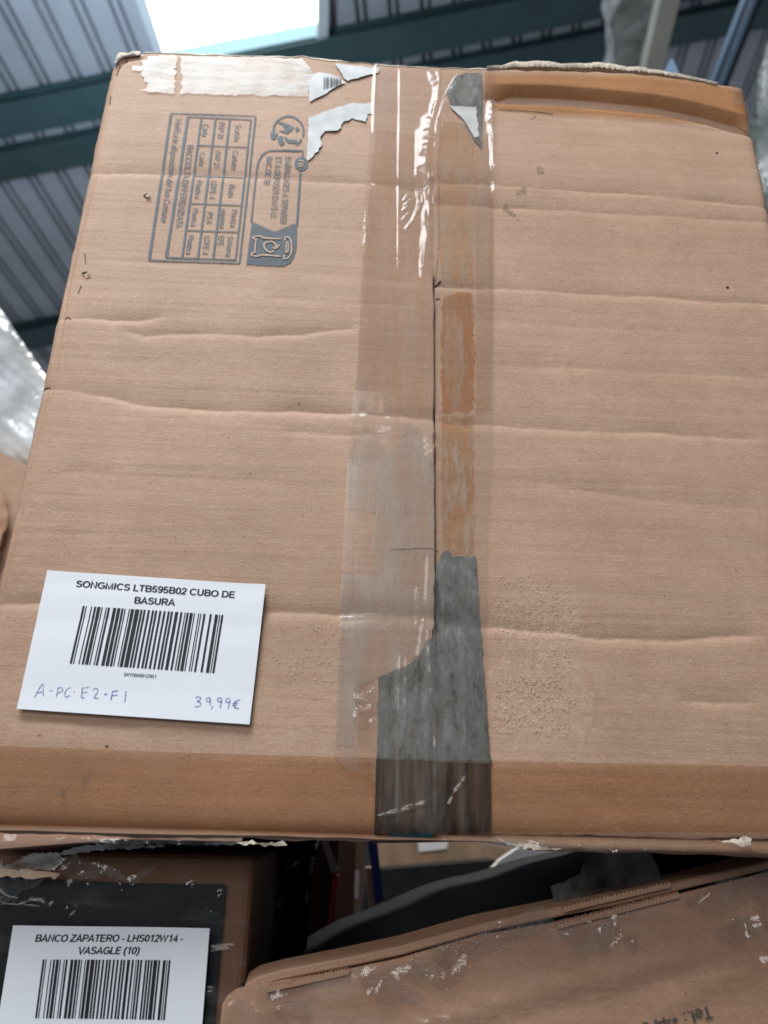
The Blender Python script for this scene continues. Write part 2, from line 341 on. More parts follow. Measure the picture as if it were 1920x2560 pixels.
M = {}
M['kraft'] = kraft('kraft_board', (.550, .370, .266), (.450, .292, .203), scuff=True)
M['kraft_dark'] = kraft('kraft_board_shipping', (.51, .315, .215), (.42, .25, .165))
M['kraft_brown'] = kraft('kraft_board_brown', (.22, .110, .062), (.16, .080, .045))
M['rim'] = kraft('kraft_rim_shaded', (.26, .155, .10), (.19, .11, .07))  # board darkened to carry the shadow on the lower lip
M['torn'] = flat('torn_paper_core', (.60, .52, .42), .9, .1, .25, 300, bump=.0008)
M['fluff'] = flat('paper_fibre', (.60, .45, .33), .9, .1, .15, 200)
M['gap'] = flat('gap_shade', (.07, .05, .04), .9, .1)
M['paper'] = flat('white_label_paper', (.80, .82, .86), .55, .3, .015, 60)
M['print'] = ink_mat('label_print', (.014, .016, .022), .04, .5, 400)
M['pen'] = ink_mat('blue_pen', (.10, .16, .42), .45, .5, 500)
M['carton_ink'] = ink_mat('carton_ink', (.105, .135, .155), .28, .6, 150)
M['carton_ink_dark'] = ink_mat('carton_ink_bold', (.10, .085, .07), .25, .6, 150)
M['reverse'] = flat('unprinted_kraft', (.50, .36, .26), .7, .3, .1, 60)
M['clear'] = film('clear_tape', (.965, .95, .94), .20, (.60, .53, .46), .13, (75, 75, 5), .45, .75, .00004, bscale=(620, 620, 22))
M['amber'] = film('amber_tape', (.90, .775, .625), .05, (.5, .34, .21), .42, (30, 30, 8), .45, .75, .0001, gloss=.5)
M['amber_low'] = film('amber_tape_low', (.845, .735, .63), .06, (.42, .29, .21), .42, (25, 25, 12), .45, .75, .0001, gloss=.4)
M['sheen'] = film('sheen_tape', (.97, .97, .95), .56, (.71, .71, .67), .36, (20, 20, 70), .30, .62, .0004, gloss=.9, bscale=(260, 260, 420))  # skylight sheen on the tape, plus pale residue, painted as white haze
M['wrap'] = film('stretch_film', (.97, .97, .97), .06, (.70, .71, .73), .15, (14, 14, 60), .54, .72, .0006, gloss=.65, bscale=(45, 45, 90))
M['crumple'] = film('crumpled_tape', (.91, .89, .87), .12, (.60, .57, .53), .14, (60, 60, 60), .42, .7, .0008, gloss=1.6, bscale=(160, 160, 160))
def grey_tape():
    t = NT('grey_tape'); v = t.coord((130, 130, 52)); n = t.noise(1, 7, .72, v, .15); bl = t.noise(1, 5, .7, t.coord((85, 85, 60), (.4, 0, .3)), .4); n2 = t.noise(1, 3, .6, t.coord((600, 600, 40)))
    c = t.ramp(n, [(.34, (.050, .044, .034)), (.41, (.085, .08, .068)), (.44, (.135, .138, .122)), (.56, (.155, .16, .148)), (.575, (.205, .215, .206)), (.64, (.20, .21, .20)), (.655, (.31, .33, .33)), (.75, (.34, .36, .36))])
    c = t.mix(t.ramp(bl, [(.565, 0.0), (.60, .35)]), c, (.27, .29, .28)); c = t.mix(t.ramp(bl, [(.375, .55), (.40, 0.0)]), c, (.080, .073, .058))
    c = t.mix(t.ramp(n2, [(.4, 0.0), (.7, .5)]), c, (.12, .115, .10))
    return t.done(t.principled(c, .33, .5, normal=t.bump(n, .0008, .4)))
M['grey_tape'] = grey_tape()
M['brown_grey'] = flat('browned_tape', (.072, .052, .038), .34, .4, .75, 1, bump=.0002, vscale=(170, 170, 20))
def residue():
    t = NT('adhesive_residue'); n = t.noise(1, 4, .65, t.coord((130, 130, 18))); g = t.noise(1, 2, .6, t.coord((750, 750, 30)))
    tr = t.n('ShaderNodeBsdfTransparent'); mk = t.ramp(n, [(.36, .15), (.56, .92)]); mk = t.math('MULTIPLY', mk, t.ramp(g, [(.3, .65), (.6, 1.0)]))
    m = t.n('ShaderNodeMixShader'); t.l(mk, m.inputs[0]); t.l(tr.outputs[0], m.inputs[1])
    t.l(t.principled(t.ramp(n, [(.35, (.38, .21, .095)), (.7, (.30, .135, .05))]), .6, .3), m.inputs[2]); return t.done(m.outputs[0])
M['residue_faint'] = film('adhesive_residue_faint', (.945, .88, .79), .35, (.58, .48, .38), .4, (150, 150, 30), .42, .66, .00004, gloss=.4, bscale=(600, 600, 30))
M['residue'] = film('adhesive_residue', (.885, .735, .585), .40, (.56, .43, .32), .4, (170, 170, 30), .44, .66, .00004, gloss=.4, bscale=(600, 600, 30))
M['residue_pale'] = film('adhesive_residue_pale', (.93, .83, .70), .55, (.56, .45, .35), .4, (150, 150, 40), .42, .62, .00004, gloss=.4, bscale=(600, 600, 30))
M['pale_layer'] = film('pale_film', (.95, .945, .935), .55, (.57, .475, .39), .5, (90, 90, 28), .28, .66, .0003, gloss=.5, bscale=(420, 420, 260))  # patchy pale beige haze layer along the seam
M['pinkish'] = film('yellowed_tape', (.94, .90, .86), .2, (.5, .40, .33), .4, (90, 90, 12), .45, .75, .00005, gloss=.3)
M['sticker'] = flat('sticker_paper', (.58, .585, .58), .6, .3, .14, 60, bump=.0003)
M['black_print'] = flat('black_print', (.010, .012, .012), .55, .2, .3, 40)
M['black_plastic'] = flat('black_plastic', (.0055, .006, .0055), .6, .12, .4, 12, bump=.0)
M['black_bag'] = flat('black_bag', (.008, .008, .008), .13, .6, .4, 30, bump=.0)
M['roof'] = flat('roof_sheet', (.46, .47, .50), .5, .4, .12, 1.3)
M['green'] = flat('green_paint_hazed', (.056, .102, .105), .5, .4, .2, 2)  # green paint lightened and greyed to carry the glare haze
M['concrete'] = flat('sprayed_concrete', (.40, .40, .38), .9, .2, .45, 9, bump=.03)
M['cream'] = flat('cream_paint', (.58, .55, .46), .5, .4, .08, 4)
M['blue_steel'] = flat('blue_steel', (.20, .29, .40), .4, .5, .15, 8)
M['navy'] = flat('navy_steel', (.010, .022, .040), .4, .5, .2, 8)
M['white_frame'] = flat('skylight_frame', (.72, .74, .74), .5, .4, .05, 5)
M['red'] = flat('red_edge', (.42, .035, .035), .5, .4, .1, 30)
M['maroon'] = flat('maroon_board', (.060, .036, .034), .6, .3, .25, 10)
M['pink'] = flat('dusty_pink_board', (.22, .135, .115), .7, .3, .12, 12)
M['wood'] = flat('pale_wood', (.34, .22, .135), .7, .3, .25, 8, vscale=(3, 3, 1))
M['blue'] = flat('blue_strap', (.008, .030, .16), .45, .4, .2, 30)
M['white'] = flat('white_panel', (.78, .76, .72), .6, .3, .04, 5)
M['teal'] = ink_mat('teal_mark', (.010, .10, .15), .45, .5, 90)
M['purple'] = flat('purple_film', (.10, .045, .06), .3, .5, .3, 40)
def emit(name, col, k):
    t = NT(name); e = t.n('ShaderNodeEmission'); e.inputs[0].default_value = (*col, 1); e.inputs[1].default_value = k; return t.done(e.outputs[0])
M['sky_panel'] = emit('skylight_glow', (.93, .98, 1.0), 5.5)
M['sky_low'] = emit('skylight_low_glow', (.55, .86, 1.0), 1.15)

# ------------------------------------------------------------------ roof of the hall
pc = np.array([1, .2, 0]) / math.hypot(1, .2); rc = np.array([(1040 - 960) / FPX, -(2150 - 1280) / FPX, 1.0]); rc -= (rc @ pc) * pc; rc /= np.linalg.norm(rc)
toW = lambda c: RT * c[0] + UP * c[1] + FW * c[2]
RP, RR = toW(pc), toW(rc)
ROOF = Surf(CAM + 5.6 * ray(860, 90), RP, RR)
if ROOF.n[2] > 0: ROOF.n = -ROOF.n
DN = ROOF.n                                               # towards the hall
rq = ROOF.q
glow = bpy.data.lights.new('roof_fill', 'POINT'); glow.energy = 75; glow.shadow_soft_size = 0.0; glow.color = (.62, .82, 1.0)  # added unseen point lamp to brighten the sheets near the skylight
glow_o = bpy.data.objects.new('roof_fill', glow); COL.objects.link(glow_o); glow_o.location = ROOF.p([rq(250, -120)])[0] + DN * 1.5
def extrude_profile(prof, a0, a1, axis_a, axis_b, axis_n, O, closed=False):
    """profile points (b, n) swept along axis_a"""
    V, F = [], []
    for a in (a0, a1):
        for b, n in prof: V.append(O + axis_a * a + axis_b * b + axis_n * n)
    m = len(prof)
    for i in range(m if closed else m - 1): F.append((i, (i + 1) % m, m + (i + 1) % m, m + i))
    if closed: F += [tuple(range(m))[::-1], tuple(range(m, 2 * m))]
    return V, F
sp_ = abs(rq(194, 3)[0] - rq(100, 5)[0]); a_first = rq(100, 5)[0]
prof = []; k0, k1 = -36, 44
for k in range(k0, k1):
    a = a_first + k * sp_
    prof += [(a - sp_ * .20, 0), (a - sp_ * .17, -.07), (a - sp_ * .09, -.075), (a - sp_ * .05, -.01), (a + sp_ * .05, -.01), (a + sp_ * .09, -.075), (a + sp_ * .17, -.07), (a + sp_ * .20, 0)]
V, F = extrude_profile(prof, rq(960, -700)[1], rq(500, 1450)[1], RR, RP, DN, ROOF.O)
kind(mesh_obj('roof', V, F, M['roof'], smooth=False), 'structure')
def roof_beam(px, py, w, label, drop=.24):
    b = rq(px, py)[1]; a = rq(px, py)[0]
    # lower near corner of the flange sits on the measured line
    P = CAM + ray(px, py) * (((ROOF.O + DN * drop - CAM) @ DN) / (ray(px, py) @ DN)); b = (P - ROOF.O) @ RR
    pr = [(b, drop), (b - w, drop), (b - w, drop - .014), (b - w * .56, drop - .014), (b - w * .56, .014), (b - w, .014), (b - w, .001), (b, .001), (b, .014), (b - w * .44, .014), (b - w * .44, drop - .014), (b, drop - .014)]
    V, F = extrude_profile(pr, -11, 13, RP, RR, DN, ROOF.O, True)
    return kind(tag(mesh_obj('roof_beam', V, F, M['green'], smooth=False), label, 'roof beam', 'green beams under the roof'), 'thing')
roof_beam(244, 299, .26, 'dark green steel roof beam directly under the bright skylight', .12)
roof_beam(216, 411, .24, 'second green roof beam, between the skylight beam and the long bare sheeting', .085)
roof_beam(90, 872, .26, 'dark green roof beam low at the left above the wrapped bundle', .15)
sk = thing('skylight', 'glowing white skylight in the grey corrugated roof', 'skylight', tuple(ROOF.p([rq(600, 20)])[0]))
def roof_quad(name, pxs, off, mat, parent, th=.02):
    P = np.array([rq(*p) for p in pxs]); a0, a1 = P[:, 0].min(), P[:, 0].max()
    V = [ROOF.O + RP * u + RR * v + DN * off for u, v in P] + [ROOF.O + RP * u + RR * v + DN * (off - th) for u, v in P]
    F = [(0, 1, 2, 3), (7, 6, 5, 4)] + [(i, i + 4, (i + 1) % 4 + 4, (i + 1) % 4) for i in range(4)]
    return mesh_obj(name, V, F, mat, parent, smooth=False)
roof_quad('glazing', [(250, -420), (392, -20 + 150 - 5), (790, 50), (800, -420)], .03, M['sky_panel'], sk)
roof_quad('lower_strip', [(392, 125.5), (407, 160), (790, 84), (790, 50.5)], .03, M['sky_low'], sk)
roof_quad('frame', [(195, -420), (402, 162), (420, 158), (236, -420)], .075, M['white_frame'], sk, .075)
roof_quad('frame', [(792, -420), (789, 112), (815, 107), (830, -420)], .075, M['white_frame'], sk, .075)

# concrete rafter with cream pipe, blue rail (all run along the slope, nearer than the sheeting)
def along(name, pxa, pxb, wpx, depth, th, mat, label, cat, rag=0.0, n=40):
    """a bar running along the roof's rib direction, pixel line pxa->pxb gives its left edge"""
    P0 = CAM + depth * ray(*pxa); d = ray(*pxb); 
    # the second point: same drop below the roof as the first
    k = (P0 - ROOF.O) @ DN; t = ((ROOF.O + DN * k - CAM) @ DN) / (d @ DN); P1 = CAM + t * d
    ax = (P1 - P0); L = np.linalg.norm(ax); ax /= L; side = np.cross(DN, ax); side /= np.linalg.norm(side)
    if side @ RT < 0: side = -side
    w = wpx * depth / FPX; V, F = [], []
    f1, f2 = smooth_noise(5, .25), smooth_noise(9, .07)
    for i in range(n + 1):
        s = -L * 1.2 + L * 3.6 * i / n; c = P0 + ax * s
        r0 = rag * (f1(s, 0) + .6 * f2(s, 1)); r1 = rag * .4 * f1(s, 5)
        V += [c + side * r0, c + side * (w + r1), c + side * (w + r1) - DN * th, c + side * r0 - DN * th]
    for i in range(n):
        for q in range(4): F.append((4 * i + q, 4 * i + (q + 1) % 4, 4 * i + 4 + (q + 1) % 4, 4 * i + 4 + q))
    F += [(3, 2, 1, 0), (4 * n, 4 * n + 1, 4 * n + 2, 4 * n + 3)]
    o = mesh_obj(name, V, F, mat, smooth=False); 
    return kind(tag(o, label, cat), 'thing') if label else o
along('concrete_beam', (1552, 0), (1522, 170), 100, 4.3, .16, M['concrete'], 'rough grey mottled concrete beam overhead with ragged left edge', 'concrete beam', .035)
along('pipe_casing', (1652, 0), (1608, 190), 52, 4.05, .07, M['cream'], 'smooth cream painted casing running beside the concrete beam', 'pipe casing')
rail = thing('steel_rail', 'dark blue steel rail with pale blue ridges above the crushed box corner', 'steel rail', tuple(CAM + 3.0 * ray(1830, 120)))
def rail_bar(name, pa, pb, w, d, mat):
    o = along(name, pa, pb, w, d, .03, mat, None, None); o.parent = rail; o.matrix_parent_inverse = Matrix.Translation(-Vector(rail.location)); return o
rail_bar('channel', (1868, 0), (1788, 205), 44, 3.0, M['navy'])
rail_bar('ridge', (1863, 0), (1783, 205), 6, 2.96, M['blue_steel'])
rail_bar('ridge', (1884, 0), (1804, 205), 9, 2.96, M['blue_steel'])
# small blue bracket peeping over the box's top edge
B0 = 1.6; pts = [(1663, 175), (1676, 147), (1684, 150), (1702, 195), (1665, 195)]
V = [CAM + B0 * ray(*p) for p in pts] + [CAM + (B0 + .03) * ray(*p) for p in pts]; n = len(pts)
tag(mesh_obj('bracket', V, [tuple(range(n)), tuple(range(2 * n - 1, n - 1, -1))] + [(i, n + i, n + (i + 1) % n, (i + 1) % n) for i in range(n)], M['blue_steel'], smooth=False), 'small light blue metal bracket peeping over the torn top edge of the box', 'bracket')

# ------------------------------------------------------------------ the big box: height field of its face
D2P = 1920 / 1659.0
BASE = Surf((0, 0, 0), (1, 0, 0), (0, 0, 1))
# (points in picture pixels, depth, half width above, half width below, side)
D = lambda *p: [(x * D2P, y * D2P) for x, y in p]
creases = [
 (D((210, 372), (400, 376), (560, 384), (800, 398), (936, 412)), .0011, .0075, .0028),
 (D((135, 690), (175, 690), (300, 693), (352, 684), (372, 690)), .0014, .0060, .0025),
 (D((255, 711), (310, 724), (420, 723), (560, 728), (790, 712)), .0012, .0065, .0030),
 (D((88, 838), (150, 845), (240, 858), (283, 874), (420, 884), (620, 890), (800, 897), (936, 908)), .0014, .0075, .0028),
 (D((0, 1305), (100, 1303), (420, 1312), (700, 1326), (936, 1338)), .0013, .0080, .0030),
 (D((0, 1556), (60, 1560), (180, 1568), (330, 1580)), .0009, .0080, .0035),
 (D((560, 640), (700, 652), (900, 665)), .0004, .0080, .0050),
 (D((600, 935), (760, 940), (860, 935)), .0006, .0060, .0040),
 (D((180, 560), (480, 575), (900, 610)), .0003, .009, .006),
 (D((110, 1020), (360, 1030), (620, 1045)), .00035, .009, .006),
 (D((940, 392), (1075, 398), (1245, 411), (1430, 422), (1660, 447)), .0010, .0060, .0030),
 (D((940, 440), (1070, 446), (1280, 456), (1580, 474), (1660, 480)), .0009, .0055, .0045),
 (D((940, 617), (1030, 621), (1200, 628), (1660, 655)), .0011, .0060, .0030),
 (D((1060, 788), (1300, 795), (1660, 818)), .0005, .009, .005),
 (D((940, 912), (1075, 919), (1290, 930), (1660, 948)), .0011, .0075, .0030),
 (D((940, 1352), (1080, 1358), (1210, 1366), (1300, 1377), (1400, 1384), (1470, 1384), (1540, 1374), (1660, 1377)), .0016, .0085, .0030),
 (D((1450, 1515), (1540, 1520), (1660, 1524)), .0010, .0070, .0030),
 (D((940, 240), (1100, 244), (1300, 262), (1420, 266), (1660, 300)), .0004, .006, .005),
 (D((940, 680), (1200, 700), (1660, 730)), .00035, .009, .006),
 (D((1060, 1040), (1200, 1048), (1400, 1080), (1660, 1100)), .0005, .009, .005),
]
CR = []
for pts, d, wa, wb in creases:
    q = np.array([BASE.q(*p) for p in pts]); o = np.argsort(q[:, 0]); CR.append((q[o, 0], q[o, 1], d, wa, wb))
dent = np.array([BASE.q(*p) for p in D((1040, 214), (1200, 218), (1300, 226), (1420, 238), (1520, 258), (1580, 275), (1625, 285))])
wv = [smooth_noise(21, (.30, .0085), 12), smooth_noise(22, (.22, .02), 12), smooth_noise(23, (.16, .16), 8), smooth_noise(24, (.03, .03), 8), smooth_noise(25, (.12, .0021), 16)]
SEAM = 0.2992; BW, BH = 0.600, 0.668
jit = smooth_noise(31, .012, 7); jit2 = smooth_noise(32, .003, 9); dep = smooth_noise(33, .02, 9)
def face_h(u, v):
    u = np.asarray(u, float); v = np.asarray(v, float)
    h = .00007 * wv[0](u, v) + .00022 * wv[1](u, v) + .000035 * wv[4](u, v) + .0010 * wv[2](u, v) + .00008 * wv[3](u, v)
    for cu_, cv_, d, wa, wb in CR:
        vc = np.interp(u, cu_, cv_) + .0007 * jit(u, cv_[0] * 50) + .0003 * jit2(u, cv_[0] * 90)
        e = np.clip(np.minimum(u - cu_[0], cu_[-1] - u) / .018, 0, 1); e = e * e * (3 - 2 * e)
        if cu_[0] < .01: e = np.where(u < .02, 1, e)
        if cu_[-1] > .56: e = np.where(u > .54, 1, e)
        if cu_[-1] > .29 and cu_[-1] < .31: e = np.where((u > .27), 1, e)
        if .29 < cu_[0] < .31: e = np.where((u < .33), 1, e)
        side = (u < SEAM + .0003) if cu_[-1] < .305 else ((u >= SEAM + .0003) if cu_[0] > .29 else True)
        x = v - vc; w = np.where(x > 0, wa, wb)
        h = h - np.where(side, 1.35 * d * (1 + .35 * dep(u, cv_[0] * 60)) * e * np.exp(-np.abs(x / w) ** 1.12), 0)
    # crushed band along the top right
    vc = np.interp(u, dent[:, 0], dent[:, 1]); e = np.clip((u - .345) / .03, 0, 1) * np.clip((.605 - u) / .02, 0, 1)
    x = v - vc; up = np.clip(x, 0, None); dn = np.clip(-x, 0, None)
    k = np.clip(1 - up / .0205, 0, 1); k = k * (.75 + .25 * k); h = h - e * .0185 * np.where(x > 0, k, np.exp(-(dn / .0028) ** 1.4))
    # left flap lies on top of the right one and bellies out a little at the seam
    sf = np.clip((.445 - v) / .05, 0, 1); h = h + np.where(u < SEAM + .0003, sf * (.0016 + .0012 * np.exp(-(SEAM - u) / .05)), 0)
    # rolled outer edges
    h = h - .006 * np.exp(-np.clip(u, 0, None) / .0030) - .006 * np.exp(-np.clip(BW - u, 0, None) / .0030)
    # second fold line that runs beside the left edge
    fl = .0060 + .0022 * np.sin(v * 23 + 1.0); e = np.clip((v - .10) / .03, 0, 1) * np.clip((.53 - v) / .03, 0, 1)
    h = h - .0016 * e * np.exp(-((u - fl) / .0013) ** 2)
    h = h - .007 * np.exp(-np.clip(v, 0, None) / .0050)
    # creased top left corner
    cdist = np.hypot(u - 0.028, v - (BH - 0.030)); cc = (u < .028) & (v > BH - .030)
    h = h - np.where(cc, .0022 * np.exp(-((cdist - .026) / .0025) ** 2) + .006 * np.clip((cdist - .028) / .014, 0, 1), 0)
    # bottom left pressed fold
    g = np.abs((u - .0125) * .62 + (v - .010) * .78); h = h - np.where((u < .03) & (v < .04), .0014 * np.exp(-(g / .0016) ** 2), 0)
    return h
FACE = Surf((0, 0, 0), (1, 0, 0), (0, 0, 1), face_h)

top_pts = np.array([BASE.q(*p) for p in [(283, 131), (420, 134), (640, 142), (760, 143), (860, 155), (980, 165), (1090, 171), (1225, 173), (1300, 178), (1450, 181), (1580, 186), (1690, 198), (1790, 212), (1856, 222)]])
bot_pts = np.array([BASE.q(*p) for p in [(-60, 2080), (0, 2082), (330, 2092), (600, 2098), (900, 2104), (1085, 2106), (1240, 2086), (1500, 2090), (1750, 2096), (1990, 2096)]])
tj, bj = smooth_noise(41, .004, 9), smooth_noise(42, .006, 9)
vtop = lambda u: np.interp(u, top_pts[:, 0], top_pts[:, 1]) + .0005 * tj(u, 0)
vbot = lambda u: np.interp(u, bot_pts[:, 0], bot_pts[:, 1]) + .0006 * bj(u, 0)
lj = smooth_noise(43, .006, 9)
def flap(u0, u1, nu, nv, jl, jr, parent):
    s = np.linspace(0, 1, nu); t = np.linspace(0, 1, nv); S, T = np.meshgrid(s, t, indexing='ij')
    U = u0 + (u1 - u0) * S; Vv = vbot(U) + (vtop(U) - vbot(U)) * T
    U2 = U + (1 - S) ** 30 * jl * lj(0, Vv) + S ** 30 * jr * lj(3, Vv)
    uv = np.stack([U2.ravel(), Vv.ravel()], 1); P = FACE.p(uv)
    if u0 == 0: pass
    F = [tuple(f) for f in grid_faces(nu, nv)]; F = orient(P, F, FACE.n)
    ring = [i * nv for i in range(nu)] + [(nu - 1) * nv + j for j in range(1, nv)] + [i * nv + nv - 1 for i in range(nu - 2, -1, -1)] + [j for j in range(nv - 2, 0, -1)]
    n0 = len(P); P = np.vstack([P, P[ring] + np.array([0, .0042, 0])]); m = len(ring)
    F += [(ring[(i + 1) % m], ring[i], n0 + i, n0 + (i + 1) % m) for i in range(m)]
    return mesh_obj('flap', P, F, M['kraft'], parent)
BOX = thing('cardboard_box', 'large worn kraft box on its side with taped centre seam and white price label', 'cardboard box', (.3, .2, 0))
flap(0.0, SEAM, 240, 640, .0006, .0003, BOX)
flap(SEAM + .0007, BW, 240, 640, .0003, .0006, BOX)
# carcass behind the flaps, with a rounded lower lip
def carcass():
    nu = 120; V, F = [], []
    f1, f2 = smooth_noise(51, .03), smooth_noise(52, .008)
    prof = [(.006, BH - .012), (.009, BH - .004), (.016, BH - .002), (.40, BH - .002), (.40, -.004)]
    for i in range(nu + 1):
        u = .003 + (BW - .006) * i / nu
        lip = np.interp(u, [0, .1, .25, .33, .36, .45, .60], [.001, .0018, .0016, .002, .0062, .0068, .0085]) + .0007 * f1(u, 0) + .0004 * f2(u, 0)
        row = [(.006, BH - .012), (.009, BH - .006), (.016, BH - .006), (.40, BH - .006), (.40, -.004), (.02, -lip * .8), (.006, -lip * .95), (.001, -lip * .8), (-.0008 + .001 * f2(u, 3), -lip * .45), (.002, .0), (.006, .004)]
        top = vtop(u) - BH
        V += [(u, y, z + (top if z > .3 else 0)) for y, z in row]
    m = 11
    for i in range(nu):
        for k in range(m): F.append((m * i + k, m * i + (k + 1) % m, m * i + m + (k + 1) % m, m * i + m + k))
    F += [tuple(range(m))[::-1], tuple(range(m * nu, m * nu + m))]
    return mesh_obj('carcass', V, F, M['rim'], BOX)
carcass()
# dark strip coloured for the shade inside the seam
sv = np.linspace(.002, BH - .02, 60)
V = []; F = []
for v in sv:
    for du in (-.0015, .0026): V.append((SEAM + du, float(-face_h(SEAM + .004, v)) + .0020, v))
F = [(2 * i, 2 * i + 1, 2 * i + 3, 2 * i + 2) for i in range(len(sv) - 1)]
mesh_obj('seam_shade', V, F, M['gap'], BOX)

# torn pale liner standing up along the top right edge, with the flute ends below it
def torn_liner():
    px = [(1215, 172, 0), (1245, 165, 6), (1290, 156, 14), (1370, 155, 14), (1400, 161, 9), (1440, 162, 10), (1500, 158, 14), (1560, 164, 12), (1610, 170, 10), (1650, 176, 9), (1700, 188, 6), (1745, 200, 3), (1790, 211, 1)]
    fl_ = smooth_noise(77, .12, 9); xs = np.linspace(1215, 1790, 260); V, F = [], []
    for i, x in enumerate(xs):
        y0 = np.interp(x, [p[0] for p in px], [p[1] for p in px]); th = np.interp(x, [p[0] for p in px], [p[2] for p in px])
        y0 += random.uniform(-.5, .5) + 1.6 * fl_(i * .012, 5); th *= .72; zig = (1.3 if (i // 3) % 2 else -.8) * min(1, th / 8) * (.5 + .5 * fl_(i * .03, 9))
        a, b = BASE.q(x, y0), BASE.q(x, y0 + th + 3 + zig); hb = float(face_h(b[0], b[1]))
        c = .5 * (a + b); k = .0005 * fl_(i * .01, 0) + .0002 * fl_(i * .05, 2)
        V += [(b[0], -hb - .0008, b[1]), (c[0], -hb - .0022 - k, c[1]), (a[0], -hb - .0005 - k, a[1]), (a[0], -hb + .006, a[1] - .001), (b[0], -hb + .005, b[1])]
    for i in range(len(xs) - 1):
        for k in range(4): F.append((5 * i + k, 5 * i + k + 1, 5 * i + 5 + k + 1, 5 * i + 5 + k))
    return mesh_obj('torn_liner', V, F, M['torn'], BOX)
torn_liner()
def scrap(name, surf, pxpoly, off, amp, seed, mat, parent, step=.0022, sc=.006, rough=.0004, lift=None):
    f, g = smooth_noise(seed, sc, 12), smooth_noise(seed + 1, sc * .35, 12)
    ex = lambda u, v: amp * (.9 + f(u, v) * .8 + g(u, v) * .35 + np.abs(f(v, u))) + (lift(u, v) if lift else 0)
    return patch(name, surf, pxpoly, off, mat, parent, step, ex, rough)
# crumpled pale paper cap on the top left corner
scrap('paper_cap', FACE, [(281, 146), (283, 126), (300, 124), (322, 128), (347, 125), (353, 134), (345, 141), (318, 143), (300, 150), (290, 160), (284, 158)], .0015, .0012, 61, M['torn'], BOX, .0012, .004)
# worn white top edge
def edge_fray(xa, xb, hpx, seed):
    f = smooth_noise(seed, 14, 9); xs = np.linspace(xa, xb, 220); V, F = [], []
    for x in xs:
        u = BASE.q(x, 150)[0]; u = float(u); vt = float(vtop(u)); w = .0011 * (1 + .7 * f(x, 0)) * hpx
        V += [(u, -float(face_h(u, vt)) - .0005, vt - max(w, .0002)), (u, -float(face_h(u, vt)) + .0002, vt + .0009), (u, .01, vt + .0006)]
    for i in range(len(xs) - 1): F += [(3 * i, 3 * i + 1, 3 * i + 4, 3 * i + 3), (3 * i + 1, 3 * i + 2, 3 * i + 5, 3 * i + 4)]
    return mesh_obj('frayed_edge', V, F, M['torn'], BOX)
edge_fray(340, 940, 1.0, 71); edge_fray(940, 1225, .7, 72)
# pale torn paper bits on the lower rim
for k, (poly) in enumerate([[(590, 2106), (632, 2099), (640, 2107), (690, 2108), (708, 2101), (718, 2110), (690, 2114), (620, 2112)],
                            [(200, 2094), (330, 2096), (290, 2099)],
                            [(1780, 2104), (1835, 2097), (1850, 2088), (1872, 2096), (1868, 2112), (1840, 2118), (1825, 2106)],
                            [(1240, 2098), (1300, 2108), (1400, 2122), (1330, 2123), (1270, 2114)]]):
    scrap('paper_tear', BASE, poly, .0035, .0012, 80 + 3 * k, M['torn'], BOX, .0018, .005)

# ---- tapes and thin layers on the face
patch('seam_strip', FACE, [(1073, 171), (1102, 172), (1098, 420), (1096, 610), (1090, 700), (1080, 690), (1074, 600), (1073, 400)], .0006, M['kraft'], BOX, .003, rough=.0002)
patch('pale_layer', FACE, D((748, 935), (752, 985), (768, 940), (775, 1010), (784, 935), (800, 950), (815, 925), (822, 960), (850, 990), (868, 925), (885, 912), (905, 925), (925, 985), (936, 1000),
      (936, 1345), (925, 1380), (905, 1415), (870, 1442), (818, 1462), (776, 1490), (766, 1560), (762, 1612), (724, 1612), (728, 1500), (736, 1300), (738, 1240), (806, 1245), (812, 1110), (752, 1098)), .0005, M['pale_layer'], BOX, .0035, rough=.0004)
patch('tape_residue', FACE, D((958, 262), (1024, 268), (1026, 420), (1022, 617), (1004, 612), (985, 618), (952, 613), (946, 500), (942, 420), (942, 330)), .0007, M['residue_faint'], BOX, .0035, rough=.0006)
patch('tape_residue', FACE, D((955, 640), (990, 630), (1022, 634), (1025, 760), (1022, 880), (1005, 892), (985, 885), (968, 897), (954, 890), (952, 760)), .0007, M['residue'], BOX, .0025, rough=.0008)
patch('tape_residue', FACE, D((954, 896), (1022, 893), (1024, 1120), (1022, 1200), (975, 1196), (955, 1190)), .0007, M['residue_pale'], BOX, .0035, rough=.0005)
patch('yellowed_tape', FACE, D((812, 280), (936, 300), (936, 900), (760, 890), (772, 790), (784, 560)), .0008, M['pinkish'], BOX, .004)
patch('yellowed_tape', FACE, D((1026, 300), (1066, 300), (1064, 700), (1062, 890), (1028, 892)), .0008, M['pinkish'], BOX, .004)
patch('grey_tape', FACE, D((817, 1464), (870, 1444), (908, 1416), (930, 1378), (938, 1340), (938, 1250), (946, 1215), (955, 1195), (968, 1188), (978, 1202), (990, 1203), (1027, 1201), (1033, 1300), (1045, 1450), (1056, 1600), (1060, 1655), (812, 1645)), .0012, M['grey_tape'], BOX, .0035, rough=.0004)
patch('grey_tape', FACE, D((812, 1640), (1059, 1650), (1061, 1760), (1064, 1818), (808, 1822)), .0014, M['brown_grey'], BOX, .0035)
patch('grey_tape', FACE, D((962, 200), (985, 168), (1006, 160), (1040, 160), (1042, 240), (1040, 322), (1024, 305), (1000, 262), (975, 235)), .0012, M['grey_tape'], BOX, .003, rough=.0003)
patch('torn_sticker', FACE, D((970, 233), (1028, 235), (1034, 298), (1024, 300), (1003, 264)), .0017, M['sticker'], BOX, .003, rough=.0003)
fz = lambda sd, a: (lambda u, v: a * (1 + smooth_noise(sd, .006, 9)(u, v)))
